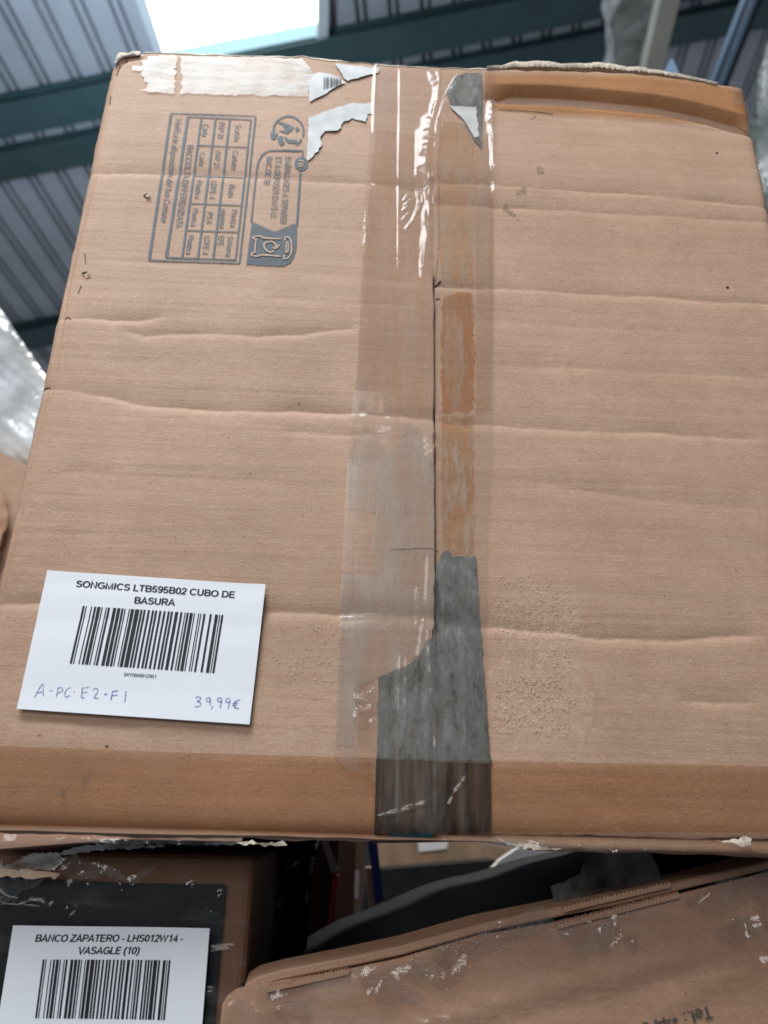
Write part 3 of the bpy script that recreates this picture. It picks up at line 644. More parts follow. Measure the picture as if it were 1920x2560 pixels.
st = patch('torn_sticker', FACE, [(772, 190), (790, 186), (818, 187), (838, 192), (855, 204), (864, 212), (830, 226), (812, 240), (790, 250), (774, 258)], .0010, M['sticker'], BOX, .003, fz(90, .0003), .0004)
ik = Ink(FACE, .0021)
x = 810.0
for w, g in [(2.0, 2.2), (1.2, 1.6), (3.2, 1.8), (1.4, 3.2), (4.4, 1.6), (1.2, 1.8), (2.8, 2.0), (4.0, 1.6), (1.4, 2.6), (3.0, 2)]:
    ik.line((x + w / 2, 199 + (x - 810) * .08), (x + w / 2 - 1, 229 - (x - 810) * .28), w * .00036); x += w + g
ik.build('barcode_scrap', M['print'], st)
patch('torn_sticker', FACE, [(838, 163), (870, 166), (950, 173), (945, 185), (910, 195), (870, 207), (858, 198), (846, 180)], .0010, M['sticker'], BOX, .003, fz(91, .0003), .0004)
patch('torn_sticker', FACE, [(772, 300), (810, 285), (850, 272), (874, 263), (925, 262), (934, 282), (918, 290), (914, 308), (880, 300), (860, 310), (845, 330), (812, 332), (800, 345), (804, 362), (796, 380), (770, 405), (766, 400), (770, 350)], .0010, M['sticker'], BOX, .003, fz(92, .0004), .0005)
patch('sheen_tape', FACE, [(352, 158), (368, 152), (372, 145), (443, 143), (438, 238), (372, 234), (352, 230), (372, 212), (356, 196), (362, 182), (330, 178), (328, 170), (360, 168)], .0009, M['sheen'], BOX, .003, fz(93, .0002), .0010)
patch('sheen_tape', FACE, [(452, 146), (640, 146), (755, 150), (778, 178), (772, 246), (640, 243), (448, 238), (458, 200)], .0009, M['sheen'], BOX, .003, fz(94, .0002), .0008)
patch('amber_tape', FACE, D((1046, 160), (1200, 160), (1400, 166), (1560, 188), (1606, 198), (1618, 275), (1500, 266), (1300, 252), (1070, 238), (1048, 236)), .0016, M['amber'], BOX, .004)
patch('amber_tape', FACE, [(-70, 1860), (0, 1864), (390, 1880), (836, 1893), (1240, 1902), (1500, 1908), (2000, 1917), (2236, 1920), (2268, 2078), (1985, 2082), (1500, 2080), (1240, 2078), (1085, 2096), (600, 2088), (0, 2074), (-70, 2072)], .0020, M['amber_low'], BOX, .004)
patch('teal_mark', FACE, D((835, 1802), (880, 1800), (925, 1797), (938, 1808), (900, 1816), (850, 1817)), .0024, M['teal'], BOX, .003, rough=.0006)

# clear tape along the seam, with raised wrinkles
ridges = [  # (pixels, height, width)
 ([(1078, 300), (1070, 350), (1064, 400), (1060, 440)], .0040, .0060), ([(1066, 410), (1072, 470), (1070, 560), (1062, 640)], .0028, .0034), ([(918, 520), (914, 550), (912, 590)], .0024, .0036), ([(1230, 240), (1226, 300), (1230, 350)], .0026, .0034),
 ([(1098, 190), (1092, 260), (1072, 340), (1066, 420), (1062, 470)], .0030, .0030),
 ([(1148, 196), (1110, 262), (1092, 310), (1086, 380), (1078, 420)], .0026, .0022),
 ([(1060, 345), (1070, 430), (1076, 520), (1060, 640), (1056, 700)], .0026, .0022),
 ([(1080, 420), (1084, 520), (1072, 600), (1066, 680)], .0022, .0014),
 ([(1040, 430), (1044, 470), (1048, 520), (1030, 560), (1012, 580)], .0018, .0011),
 ([(1052, 470), (1056, 510), (1040, 545), (1024, 566)], .0015, .0010),
 ([(1022, 492), (1008, 508)], .0014, .0012), ([(1030, 503), (1010, 520)], .0014, .0011), ([(1028, 514), (1004, 533)], .0012, .0010), ([(1022, 540), (1004, 556)], .0012, .0010),
 ([(1076, 190), (1086, 215), (1100, 236)], .0024, .0022),
 ([(1222, 222), (1226, 262), (1230, 330), (1232, 440)], .0022, .0022), ([(1233, 300), (1234, 420), (1234, 500)], .0016, .0014),
 ([(912, 340), (911, 430), (910, 520), (916, 560), (911, 640)], .0016, .0018),
 ([(1000, 180), (999, 300), (997, 420), (996, 700)], .0006, .0012), ([(940, 170), (936, 260), (934, 340)], .0010, .0012),
 ([(1044, 1480), (1042, 1560)], .0014, .0011), ([(1000, 1650), (994, 1780), (996, 1900), (993, 2060)], .0012, .0011),
 ([(938, 2046), (1000, 2030), (1075, 2006)], .0012, .0012), ([(1105, 2050), (1140, 1980), (1170, 1940)], .0010, .0015), ([(1088, 2090), (1090, 1990), (1086, 1850)], .0014, .0018),
 ([(1062, 1100), (1070, 1110), (1090, 1118)], .0014, .0012), ([(1064, 1122), (1080, 1128), (1092, 1126)], .0014, .0012), ([(1066, 1138), (1082, 1140), (1098, 1134)], .0013, .0012), ([(1088, 1150), (1102, 1142)], .0014, .0012),
 ([(1070, 1400), (1066, 1500), (1046, 1640), (1040, 1800)], .0005, .0012), ([(1015, 1650), (1012, 1850)], .0006, .0011), ([(1068, 1580), (1072, 1640), (1078, 1760)], .0008, .0010),
 ([(1103, 860), (1100, 960), (1094, 1080)], .0012, .0015),
]
RG = [(np.array([BASE.q(*p) for p in pts]), h, w) for pts, h, w in ridges]
def tape_h(u, v):
    u = np.asarray(u); v = np.asarray(v); r = np.zeros_like(u)
    for P, h, w in RG:
        lo, hi = P.min(0) - .008, P.max(0) + .008; m = (u > lo[0]) & (u < hi[0]) & (v > lo[1]) & (v < hi[1])
        if not m.any(): continue
        X = np.stack([u[m], v[m]], 1); best = np.full(len(X), 9.0); tt = np.zeros(len(X)); L = np.r_[0, np.cumsum(np.linalg.norm(np.diff(P, axis=0), axis=1))]
        for k in range(len(P) - 1):
            a, b = P[k], P[k + 1]; d = b - a; t = np.clip(((X - a) @ d) / (d @ d), 0, 1); q = np.linalg.norm(X - a - t[:, None] * d, axis=1)
            w_ = q < best; best = np.where(w_, q, best); tt = np.where(w_, (L[k] + t * (L[k + 1] - L[k])) / L[-1], tt)
        amp = h * np.sin(np.pi * np.clip(tt * .94 + .03, 0, 1)) ** .5 * (1 + .25 * np.sin(tt * 23))
        r[m] = np.maximum(r[m], amp * np.exp(-(best / w) ** 1.6))
    # the film bridges the step at the seam
    return r
def clear_tape():
    L = BASE.qs([(938, 165), (932, 185), (908, 579), (891, 926), (868, 1157), (851, 1504), (836, 1863), (834, 1900), (930, 1960), (934, 2100)]); R = BASE.qs([(1238, 170), (1236, 185), (1233, 810), (1227, 1157), (1215, 1389), (1215, 1736), (1224, 1900), (1228, 2000), (1232, 2060), (1234, 2095)])
    lo, hi = L[np.argsort(L[:, 1])], R[np.argsort(R[:, 1])]; vs = np.linspace(.002, BH - .022, 560); nu = 130; s = np.linspace(0, 1, nu)
    S, Vv = np.meshgrid(s, vs, indexing='ij'); vt = vtop(.29)
    Vv = .002 + (Vv - .002) * (vt - .003) / (BH - .024)
    ul = np.interp(Vv, lo[:, 1], lo[:, 0]); ur = np.interp(Vv, hi[:, 1], hi[:, 0]); U = ul + (ur - ul) * S
    e = tape_h(U.ravel(), Vv.ravel()); uv = np.stack([U.ravel(), Vv.ravel()], 1)
    # bridge: blur the seam step
    base = face_h(uv[:, 0], uv[:, 1]); w = np.exp(-((uv[:, 0] - SEAM) / .004) ** 2); lift = w * (face_h(np.full(len(uv), SEAM - .003), uv[:, 1]) - .0004 - base).clip(0, .003) * (uv[:, 0] > SEAM)
    P = FACE.p(uv, .0027 + e + lift); F = orient(P, [tuple(f) for f in grid_faces(nu, len(vs))], FACE.n)
    return mesh_obj('clear_tape', P, F, M['clear'], BOX)
clear_tape()
# crumpled bits of tape: end of the strip, top right corner, lower rim
scrap('tape_end', FACE, [(885, 1720), (900, 1700), (930, 1695), (938, 1712), (934, 1800), (915, 1830), (895, 1838), (884, 1790)], .0030, .0006, 101, M['crumple'], BOX, .0015, .005)
scrap('tape_scrap', FACE, [(1818, 214), (1850, 216), (1862, 235), (1872, 268), (1880, 300), (1888, 328), (1878, 322), (1868, 292), (1842, 270), (1824, 258), (1838, 246)], .0022, .0014, 104, M['crumple'], BOX, .0016, .004)
scrap('tape_scrap', BASE, [(1100, 2096), (1240, 2092), (1400, 2108), (1560, 2120), (1700, 2122), (1500, 2128), (1300, 2122), (1160, 2110)], .0045, .0010, 107, M['crumple'], BOX, .002, .006)
scrap('tape_scrap', BASE, [(0, 2084), (200, 2094), (420, 2100), (700, 2108), (500, 2112), (250, 2106), (0, 2100)], .0045, .0010, 110, M['crumple'], BOX, .002, .006)

# ---- carton print: sorting table
Z3 = lambda x, y: (300 + x * .33755, 240 + y * .33755)
ik = Ink(FACE, .0006)
def zl(a, b, w=.0011): ik.line(Z3(*a), Z3(*b), w, .004, .12)
for a, b, w in [((380, 135), (1005, 155), .0014), ((1005, 155), (885, 1240), .0017), ((885, 1240), (215, 1215), .0016), ((215, 1215), (380, 135), .0024),
                ((500, 160), (970, 182), .0014), ((970, 182), (856, 1215), .0017), ((340, 1195), (856, 1215), .0015), ((505, 160), (342, 1195), .0024),
                ((605, 168), (460, 1195), .0019), ((710, 172), (577, 1200), .0019), ((815, 178), (690, 1207), .0019),
                ((580, 370), (938, 384), .0013), ((555, 585), (918, 600), .0013), ((530, 796), (897, 812), .0013), ((492, 995), (877, 1009), .0013)]: zl(a, b, w)
for s, a, b, h, bo in [('Scatola', (857, 215), (843, 340), 42, .012), ('Cartone', (834, 408), (822, 545), 42, .012), ('Busta', (808, 655), (799, 750), 42, .014), ('Plastica', (830, 840), (815, 972), 40, .014), ('espansa', (750, 836), (734, 980), 40, .016),
                   ('Schiuma', (800, 1035), (782, 1190), 40, .016), ('EPE', (728, 1033), (720, 1110), 44, .018), ('PAP 20', (735, 198), (722, 322), 42, .02), ('PAP 21', (706, 408), (692, 535), 42, .016), ('LDPE 4', (676, 625), (660, 762), 42, .018),
                   ('PS 6', (645, 858), (636, 945), 42, .022), ('LDPE 4', (625, 1035), (608, 1175), 42, .024), ('Carta', (617, 212), (607, 305), 40, .012), ('Carta', (592, 420), (581, 515), 40, .014), ('Plastica', (568, 622), (552, 758), 40, .014),
                   ('Plastica', (540, 830), (523, 965), 40, .018), ('Plastica', (508, 1030), (486, 1172), 40, .022), ('RACCOLTA DIFFERENZIATA', (500, 365), (408, 978), 46, .02)]:
    ik.text(s, Z3(*a), Z3(*b), h * .33755, .11 + bo * 1.6)
ik.text('Verifica le disposizioni del tuo Comune', Z3(415, 165), Z3(300, 932), 46 * .33755, .13, .22)
ik.build('printed_table', M['carton_ink'], BOX)
# sorting mark
ik = Ink(FACE, .0006)
def zs(pts, w=.0013): ik.stroke([Z3(*p) for p in pts], w)
ik.stroke([Z3(*p) for p in [(1340, 412), (1200, 408), (1100, 408), (1050, 440), (1020, 500), (1008, 580), (995, 700), (972, 935)]], .0017)
ik.line(Z3(1355, 408), Z3(1200, 404), .0016); ik.line(Z3(1355, 408), Z3(1350, 450), .0014)
ik.line(Z3(1336, 565), Z3(1310, 960), .0021)
ik.poly([Z3(*p) for p in [(976, 930), (1145, 1004), (1312, 934), (1308, 1120), (1292, 1190), (1262, 1235), (1215, 1262), (1100, 1260), (934, 1248)]])
ik.disc(Z3(1342, 505), 17)
ik.text('EMBALLAGES A SEPARER', Z3(1226, 453), Z3(1184, 946), 44 * .33755, .15); ik.text('ET A DEPOSER DANS LE', Z3(1152, 452), Z3(1113, 906), 44 * .33755, .14); ik.text('BAC DE TR', Z3(1086, 450), Z3(1062, 656), 44 * .33755, .14)
c = Z3(1247, 268); ik.ring(c, 38, 5.0, -170, 20); ik.ring(c, 38, 5.0, 30, 62); ik.ring(c, 37, 6.0, 150, 190)
ik.disc(Z3(1312, 250), 5.5); 
ik.poly([Z3(*p) for p in [(1290, 232), (1272, 262), (1235, 285), (1170, 262), (1232, 258), (1195, 215), (1168, 205), (1180, 196), (1222, 205)]])
ik.poly([Z3(*p) for p in [(1112, 272), (1142, 290), (1170, 275), (1165, 300), (1140, 330), (1120, 326)]])
ik.poly([Z3(*p) for p in [(1165, 320), (1185, 300), (1210, 305), (1205, 330), (1222, 352), (1195, 378), (1172, 350)]])
ik.poly([Z3(*p) for p in [(1222, 305), (1250, 325), (1300, 328), (1322, 345), (1290, 358), (1240, 350), (1220, 330)]])
sm = ik.build('sorting_mark', M['carton_ink'], BOX)
ik = Ink(FACE, .0011)
for pts, w in [([(1225, 1045), (1255, 1050), (1272, 1085), (1270, 1170), (1250, 1205), (1212, 1212)], .0013), ([(1225, 1045), (1222, 1075)], .0013), ([(1212, 1212), (1216, 1180)], .0013), ([(1232, 1080), (1248, 1092), (1246, 1160), (1230, 1172), (1232, 1080)], .001), ([(1195, 1062), (1060, 1058), (1042, 1040), (990, 1045), (985, 1060), (1015, 1070)], .0016), ([(1190, 1192), (1040, 1178), (1020, 1195), (972, 1185), (975, 1170), (1005, 1160)], .0016), ([(1008, 1068), (998, 1165)], .0012),
               ([(1140, 1150), (1120, 1165), (1085, 1150), (1062, 1115), (1075, 1090), (1120, 1080), (1150, 1095), (1160, 1125)], .0016), ([(1130, 1128), (1160, 1136), (1182, 1105)], .0014)]:
    ik.stroke([Z3(*p) for p in pts], w)
ik.build('bin_outline', M['reverse'], sm)
ik = Ink(FACE, .0011); ik.text('FR', Z3(1322, 478), Z3(1318, 534), 38 * .33755, .15)
ik.build('badge_letters', M['reverse'], sm)

# ---- price label
def price_label(surf, Z, corners, off, lift, parent, titles, bc, code, sky, hand):
    poly = [Z(*c) for c in corners]; q = surf.qs(poly)
    c0 = q.mean(0)
    base = surf.h
    # paper is stiff: it follows only the broad shape of the board
    def hs(u, v): return sum(base(np.asarray(u) + a, np.asarray(v) + b) for a, b in ((0, 0), (.012, .012), (-.012, .012), (.012, -.012), (-.012, -.012), (0, .02), (0, -.02))) / 7.0 + lift(np.asarray(u), np.asarray(v))
    S2 = Surf(surf.O, surf.ex, surf.ey, hs)
    o = patch('price_label', S2, poly, off, M['paper'], parent, .004, thick=.0004)
    i = Ink(S2, off + .0003)
    for s, a, b, h, bo, sh in titles: i.text(s, Z(*a), Z(*b), h, bo, sh)
    i.build('title_text', M['print'], o)
    i = Ink(S2, off + .0003); i.text(sky[0], Z(*sky[1]), Z(*sky[2]), sky[3], .12); i.build('code_text', M['print'], o)
    i = Ink(S2, off + .0003); barcode(i, *[Z(*p) for p in bc], *code); i.build('barcode', M['print'], o)
    if hand:
        for nm, part in (('handwritten_code', hand[:17]), ('handwritten_price', hand[17:])):
            i = Ink(S2, off + .00035)
            for s in part: i.stroke([Z(*p) for p in s], .00062)
            i.build(nm, M['pen'], o)
    return o
Z4 = lambda x, y: (x * .43400, 1400 + y * .43400)
hand = [[(210, 798), (238, 742), (262, 712), (260, 750), (262, 788)], [(226, 770), (260, 762)], [(293, 757), (318, 756)], [(346, 742), (341, 770), (335, 792)], [(340, 746), (362, 736), (376, 750), (362, 765), (342, 770)],
        [(418, 740), (400, 744), (385, 765), (383, 785), (395, 795), (414, 784)], [(435, 762), (440, 764)], [(484, 742), (479, 798)], [(482, 742), (522, 737)], [(480, 769), (512, 765)], [(479, 798), (496, 797)],
        [(545, 754), (560, 740), (576, 750), (570, 770), (546, 799), (576, 801)], [(608, 779), (629, 776)], [(657, 762), (648, 812)], [(655, 762), (692, 757)], [(652, 786), (686, 782)], [(735, 760), (727, 823)],
        [(1132, 798), (1150, 790), (1166, 800), (1150, 815), (1138, 818), (1160, 824), (1167, 838), (1147, 851), (1128, 848)], [(1217, 797), (1196, 800), (1194, 820), (1212, 822), (1219, 796), (1215, 842)], [(1231, 846), (1222, 863)],
        [(1284, 800), (1262, 798), (1256, 818), (1275, 823), (1286, 803), (1272, 857)], [(1332, 801), (1308, 802), (1303, 822), (1322, 826), (1334, 805), (1318, 860)], [(1388, 811), (1364, 814), (1350, 835), (1358, 860), (1382, 858)], [(1343, 831), (1376, 828)], [(1342, 843), (1370, 841)]]
lf = lambda u, v: .0022 * np.clip((u - .150) / .032, 0, 1) ** 2 * np.clip((v - .06) / .1, .2, 1) + .0010 * np.clip((.085 - v) / .02, 0, 1)
price_label(FACE, Z4, [(283, 68), (1535, 153), (1442, 952), (110, 862)], .0028, lf, BOX,
            [('SONGMICS LTB595B02 CUBO DE', (443, 163), (1358, 228), 38 * .434, .165, 0), ('BASURA', (778, 258), (1013, 272), 38 * .434, .165, 0)],
            [(487, 272), (1292, 325), (412, 602), (1240, 657)], ('SKY', '0000012951'), ('SKY0000012951', (718, 674), (908, 687), 20 * .434), hand)

# ---- wear on the face: punctures, smudges, paper fibres
M['hole'] = flat('puncture_dark', (.05, .030, .020), .9, .1); M['smudge'] = ink_mat('smudge', (.13, .095, .08), 1.1, .8, 420)
M['scuff'] = ink_mat('scuff', (.31, .22, .16), 1.15, .8, 420)
for px, py, s in [(367, 489, 1.0), (213, 686, 1.25), (1820, 717, .55), (1791, 383, .4), (268, 1866, .5)]:
    pts = [(px + s * random.uniform(5, 9) * math.cos(a) * 1.15, py + s * random.uniform(3, 6.5) * math.sin(a)) for a in np.linspace(0, 6.28, 10)[:-1]]
    patch('puncture', FACE, pts, .0005, M['hole'], BOX, .0015)
    if s > .9: scrap('torn_flake', FACE, [(px - 4 * s, py + 4 * s), (px + 9 * s, py - 2 * s), (px + 11 * s, py + 4 * s), (px + 4 * s, py + 9 * s)], .0008, .0007, 200 + int(px), M['fluff'], BOX, .0012, .002, .0002)
def smudge(pxpoly): patch('smudge', FACE, pxpoly, .0024, M['smudge'], BOX, .0025, rough=.0008)
smudge([(205, 1955), (215, 1940), (238, 1925), (240, 1935), (222, 1952), (208, 1962)]); smudge([(138, 1985), (165, 1975), (168, 1985), (142, 1992)]); smudge([(130, 2034), (152, 2032), (150, 2038), (133, 2039)])
def smudge2(pxpoly): patch('scuff', FACE, pxpoly, .0006, M['scuff'], BOX, .0025, rough=.0014)
smudge2([(1342, 415), (1358, 420), (1360, 435), (1346, 436)]); smudge2([(1298, 462), (1312, 455), (1314, 480), (1302, 490), (1292, 486)]); smudge2([(1252, 512), (1268, 508), (1292, 540), (1288, 545), (1262, 530)])
# dark cut lines in the board
for pts, w in [([(100, 968), (112, 967), (124, 969)], .0010), ([(163, 799), (170, 793), (178, 800)], .0008), ([(1246, 275), (1290, 278), (1340, 281), (1382, 286)], .0006), ([(1325, 300), (1340, 291)], .0005), ([(1096, 1378), (1060, 1373), (1020, 1376), (975, 1376)], .0005),
               ([(212, 632), (214, 660)], .0005), ([(204, 715), (196, 735)], .0005), ([(1086, 715), (1098, 706), (1102, 700)], .0016), ([(1088, 747), (1100, 746)], .0009), ([(310, 148), (330, 143), (350, 141)], .0011), ([(292, 190), (300, 168), (318, 150)], .0008), ([(277, 240), (274, 262)], .0006)]: ik = Ink(FACE, .0005); ik.stroke(pts, w); ik.build('cut_line', M['hole'], BOX)
def fibres(n, regions, L, seed, matk):
    r = np.random.default_rng(seed); V, F = [], []
    for _ in range(n):
        x0, y0, x1, y1 = regions[r.integers(len(regions))]; px, py = r.uniform(x0, x1), r.uniform(y0, y1); c = BASE.q(px, py)
        a = r.uniform(0, 6.28); l = r.uniform(.5, 1.4) * L; k = r.uniform(-2.6, 2.6); P = [c]
        for s in range(5): a += k / 5; P.append(P[-1] + l / 5 * np.array([math.cos(a), math.sin(a)]))
        P = np.array(P); w = r.uniform(.00018, .00034); b = len(V)
        for i, q in enumerate(P):
            z = .0004 + .0006 * math.sin(i / 5 * math.pi) * r.uniform(.2, 1.1); t = P[min(i + 1, 5)] - P[max(i - 1, 0)]; t /= np.linalg.norm(t); nn = np.array([-t[1], t[0]]) * w * (1 - abs(i - 2.5) / 4)
            V += list(FACE.p(np.array([q - nn, q + nn]), z))
        F += [(b + 2 * i, b + 2 * i + 2, b + 2 * i + 3, b + 2 * i + 1) for i in range(5)]
    return kind(mesh_obj('paper_fibres', V, orient(V, F, FACE.n), M[matk], BOX), 'stuff')
fibres(420, [(1235, 1440, 1425, 1560), (1235, 1560, 1440, 1840), (1235, 1700, 1400, 1840)], .0018, 3, 'fluff')
fibres(240, [(690, 1560, 850, 1700), (300, 300, 900, 2000), (1250, 500, 1900, 2050), (0, 1880, 1900, 2060), (20, 1200, 800, 2000)], .0020, 5, 'fluff')
fibres(150, [(860, 1080, 1080, 1650), (360, 150, 430, 235), (720, 155, 775, 240)], .0020, 6, 'torn')

# ------------------------------------------------------------------ box below, left: black printed panel behind stretch film
YL = .055
llw = [smooth_noise(121, .05), smooth_noise(122, .015)]
LL = Surf((0, YL, 0), (1, 0, 0), (0, 0, 1), lambda u, v: .0008 * llw[0](u, v))
SB = thing('wrapped_box', 'brown box with black printed front panel and white label under clear film', 'cardboard box', (-.1, .36, -.45))
def box_mesh(name, x0, x1, y0, y1, z0, z1, mat, parent, bev=.004):
    bm = bmesh.new(); bmesh.ops.create_cube(bm, size=1)
    for v in bm.verts: v.co = Vector(((x0 + x1) / 2 + v.co.x * (x1 - x0), (y0 + y1) / 2 + v.co.y * (y1 - y0), (z0 + z1) / 2 + v.co.z * (z1 - z0)))
    if bev: bmesh.ops.bevel(bm, geom=bm.edges[:], offset=bev, segments=3, affect='EDGES', profile=.5)
    me = bpy.data.meshes.new(name); bm.to_mesh(me); bm.free(); me.materials.append(mat)
    o = bpy.data.objects.new(name, me); COL.objects.link(o)
    if parent is not None:
        o.parent = parent
        if parent.type == 'EMPTY': o.matrix_parent_inverse = Matrix.Translation(-Vector(parent.location))
    return o
xr = LL.q(622, 2330)[0]
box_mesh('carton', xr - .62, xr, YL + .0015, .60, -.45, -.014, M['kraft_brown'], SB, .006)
Z5 = lambda x, y: (x * .42194, 2060 + y * .42194)
patch('black_panel', LL, [Z5(*p) for p in [(-300, 300), (0, 308), (370, 330), (800, 350), (1340, 356), (1250, 1400), (-300, 1400)]], .0012, M['black_print'], SB, .008)
patch('torn_board', LL, [Z5(*p) for p in [(-60, 300), (0, 265), (60, 258), (150, 272), (310, 268), (375, 285), (370, 318), (200, 308), (0, 306)]], .006, M['fluff'], SB, .004, fz(131, .003), .0008)
def sheet(name, surf, pxpoly, off, seed, amp, mat, parent, step=.006, folds=(), sc=(.05, .012)):
    f, g = smooth_noise(seed, sc[0], 10), smooth_noise(seed + 1, sc[1], 12)
    FL = [(surf.qs(p), h, w) for p, h, w in folds]
    def ex(u, v):
        r = amp * (.6 * f(u, v) + .4 * np.abs(g(u, v))); X = np.stack([u, v], 1)
        for P, h, w in FL:
            best = np.full(len(X), 9.0)
            for a, b in zip(P, P[1:]):
                d = b - a; t = np.clip(((X - a) @ d) / (d @ d), 0, 1); best = np.minimum(best, np.linalg.norm(X - a - t[:, None] * d, axis=1))
            r = r + h * np.exp(-(best / w) ** 1.6)
        return r
    return patch(name, surf, pxpoly, off, mat, parent, step, ex)
z5 = lambda *ps: [Z5(*p) for p in ps]
price2 = price_label(LL, Z5, [(118, 588), (1258, 606), (1197, 1400), (-10, 1400)], .0100, lambda u, v: 0 * u + .0008 * np.sin(u * 40), SB,
            [('BANCO ZAPATERO - LHS012W14 -', (243, 682), (1100, 686), 42 * .42194, .165, .12), ('VASAGLE (10)', (490, 755), (845, 757), 42 * .42194, .165, .12)],
            [(292, 785), (1030, 792), (247, 1125), (996, 1140)], ('SKY', '0000012931'), ('SKY0000012931', (520, 1200), (697, 1200), 24 * .42194), None)
sheet('stretch_film', LL, z5((-200, 290), (300, 300), (800, 335), (1300, 330), (1490, 300), (1440, 1400), (-200, 1400)), .0055, 141, .0014, M['wrap'], SB, .0022,
      [(z5((430, 360), (410, 440), (415, 520), (440, 590)), .0028, .0016), (z5((440, 480), (490, 590)), .0022, .0014), (z5((543, 345), (535, 450), (560, 540), (575, 592)), .0028, .0016), (z5((805, 350), (805, 440)), .0028, .0016),
       (z5((1310, 420), (1290, 480), (1250, 540)), .003, .002), (z5((0, 430), (60, 470), (260, 488)), .003, .002), (z5((180, 330), (165, 440)), .0024, .0015), (z5((1250, 750), (1380, 738)), .0024, .0015), (z5((1300, 810), (1390, 812)), .0024, .0015), (z5((1230, 990), (1280, 985)), .0024, .0015), (z5((320, 480), (310, 590)), .0018, .0014), (z5((720, 350), (770, 470)), .0024, .0015)])
M['highlight_crumple'] = film('highlight_film', (.95, .95, .95), .62, (.80, .79, .77), .14, (30, 80, 60), .34, .62, .0008, gloss=1.6, bscale=(160, 160, 160))  # film highlights painted in as strong pale haze
def creased(name, surf, pxpoly, off, seed, mat, parent, step=.0020, n=7, hh=.0022, ww=.0013):
    r = np.random.default_rng(seed); q = surf.qs(pxpoly); lo, hi = q.min(0), q.max(0); c = q.mean(0); a0 = r.uniform(0, 3.14); FL = []
    for _ in range(n):
        a = a0 + r.normal(0, .5); d = np.array([math.cos(a), math.sin(a)]); p0 = c + r.uniform(-.45, .45, 2) * (hi - lo); L = r.uniform(.25, .8) * np.linalg.norm(hi - lo); bend = r.normal(0, .15) * L * np.array([-d[1], d[0]])
        FL.append((np.array([p0 - d * L / 2, p0 + bend, p0 + d * L / 2]), hh * r.uniform(.4, 1.2), ww * r.uniform(.7, 1.4)))
    f = smooth_noise(seed + 1, .015, 9)
    def ex(u, v):
        X = np.stack([u, v], 1); k = .0005 * (1 + f(u, v))
        for P, h, w in FL:
            best = np.full(len(X), 9.0); tt = np.zeros(len(X))
            for i, (a, b) in enumerate(zip(P, P[1:])):
                d = b - a; t = np.clip(((X - a) @ d) / (d @ d), 0, 1); dd = np.linalg.norm(X - a - t[:, None] * d, axis=1); w_ = dd < best; best = np.where(w_, dd, best); tt = np.where(w_, (i + t) / 2, tt)
            k = np.maximum(k, h * np.sin(np.pi * np.clip(tt, .02, .98)) * np.exp(-(best / w) ** 1.5))
        return k
    return patch(name, surf, pxpoly, off, mat, parent, step, ex, .0005)
for k, pl in enumerate([[(0, 270), (45, 210), (60, 250), (150, 200), (230, 175), (370, 165), (420, 200), (360, 270), (200, 262), (60, 285)], [(370, 200), (480, 180), (560, 250), (640, 310), (540, 320), (440, 310), (380, 270)], [(540, 220), (640, 225), (730, 270), (770, 330), (690, 310), (600, 275)],
                        [(760, 320), (860, 270), (945, 228), (930, 270), (850, 340), (790, 352)], [(340, 180), (470, 135), (650, 105), (820, 118), (1000, 130), (820, 140), (620, 150), (480, 175)], [(0, 310), (140, 312), (300, 320), (260, 350), (150, 400), (60, 470), (0, 480)], [(1060, 320), (1120, 300), (1180, 340), (1160, 380)]]):
    creased('film_scrap', LL, z5(*pl), .0085, 150 + 2 * k, M['highlight_crumple'] if k in (0, 4) else M['crumple'], SB, .0018, 9)

# ------------------------------------------------------------------ box below, right: tilted carton with torn tape
YR = .045
lrc = [(np.array([(0, 0)]), 0, 0)]
LR0 = Surf((0, YR, 0), (1, 0, 0), (0, 0, 1))
Z7 = lambda x, y: (1200 + x * .43400, 2060 + y * .43400)
z7 = lambda *ps: [Z7(*p) for p in ps]
Z6 = lambda x, y: (500 + x * .43400, 2060 + y * .43400)
z6 = lambda *ps: [Z6(*p) for p in ps]
lcr = [(z7((-500, 1230), (0, 1085), (350, 970), (720, 905), (1000, 800), (1659, 655)), .0034, .0065, .0020), (z7((880, 1095), (1080, 1050), (1250, 990), (1330, 920), (1400, 880), (1659, 790)), .0032, .0065, .0018), (z6((520, 1030), (900, 970), (1659, 800)), .0010, .010, .008)]
LCR = [(LR0.qs(p), d, a, b) for p, d, a, b in lcr]; lrn = [smooth_noise(161, .05), smooth_noise(162, (.08, .012))]
def lr_h(u, v):
    h = .0004 * lrn[0](u, v) + .00025 * lrn[1](u, v)
    for P, d, wa, wb in LCR:
        vc = np.interp(u, P[:, 0], P[:, 1]); x = v - vc; w = np.where(x > 0, wa, wb); e = np.clip((u - P[0, 0]) / .02, 0, 1); h = h + d * e * np.exp(-np.abs(x / w) ** 1.15)
    return h
LR = Surf((0, YR, 0), (1, 0, 0), (0, 0, 1), lr_h)
TB = thing('taped_box', 'scuffed brown carton tilted below the big box, torn tape along its rim', 'cardboard box', (.5, .2, -.45))
front_top = [(556, 2510), (566, 2492), (590, 2474), (640, 2462), (700, 2452), (850, 2428), (1000, 2396), (1190, 2340), (1390, 2306), (1560, 2268), (1690, 2238), (1920, 2180), (2050, 2150)]
patch('front_panel', LR, front_top + [(2080, 2760), (530, 2760)], 0, M['kraft_dark'], TB, .006, thick=.005)
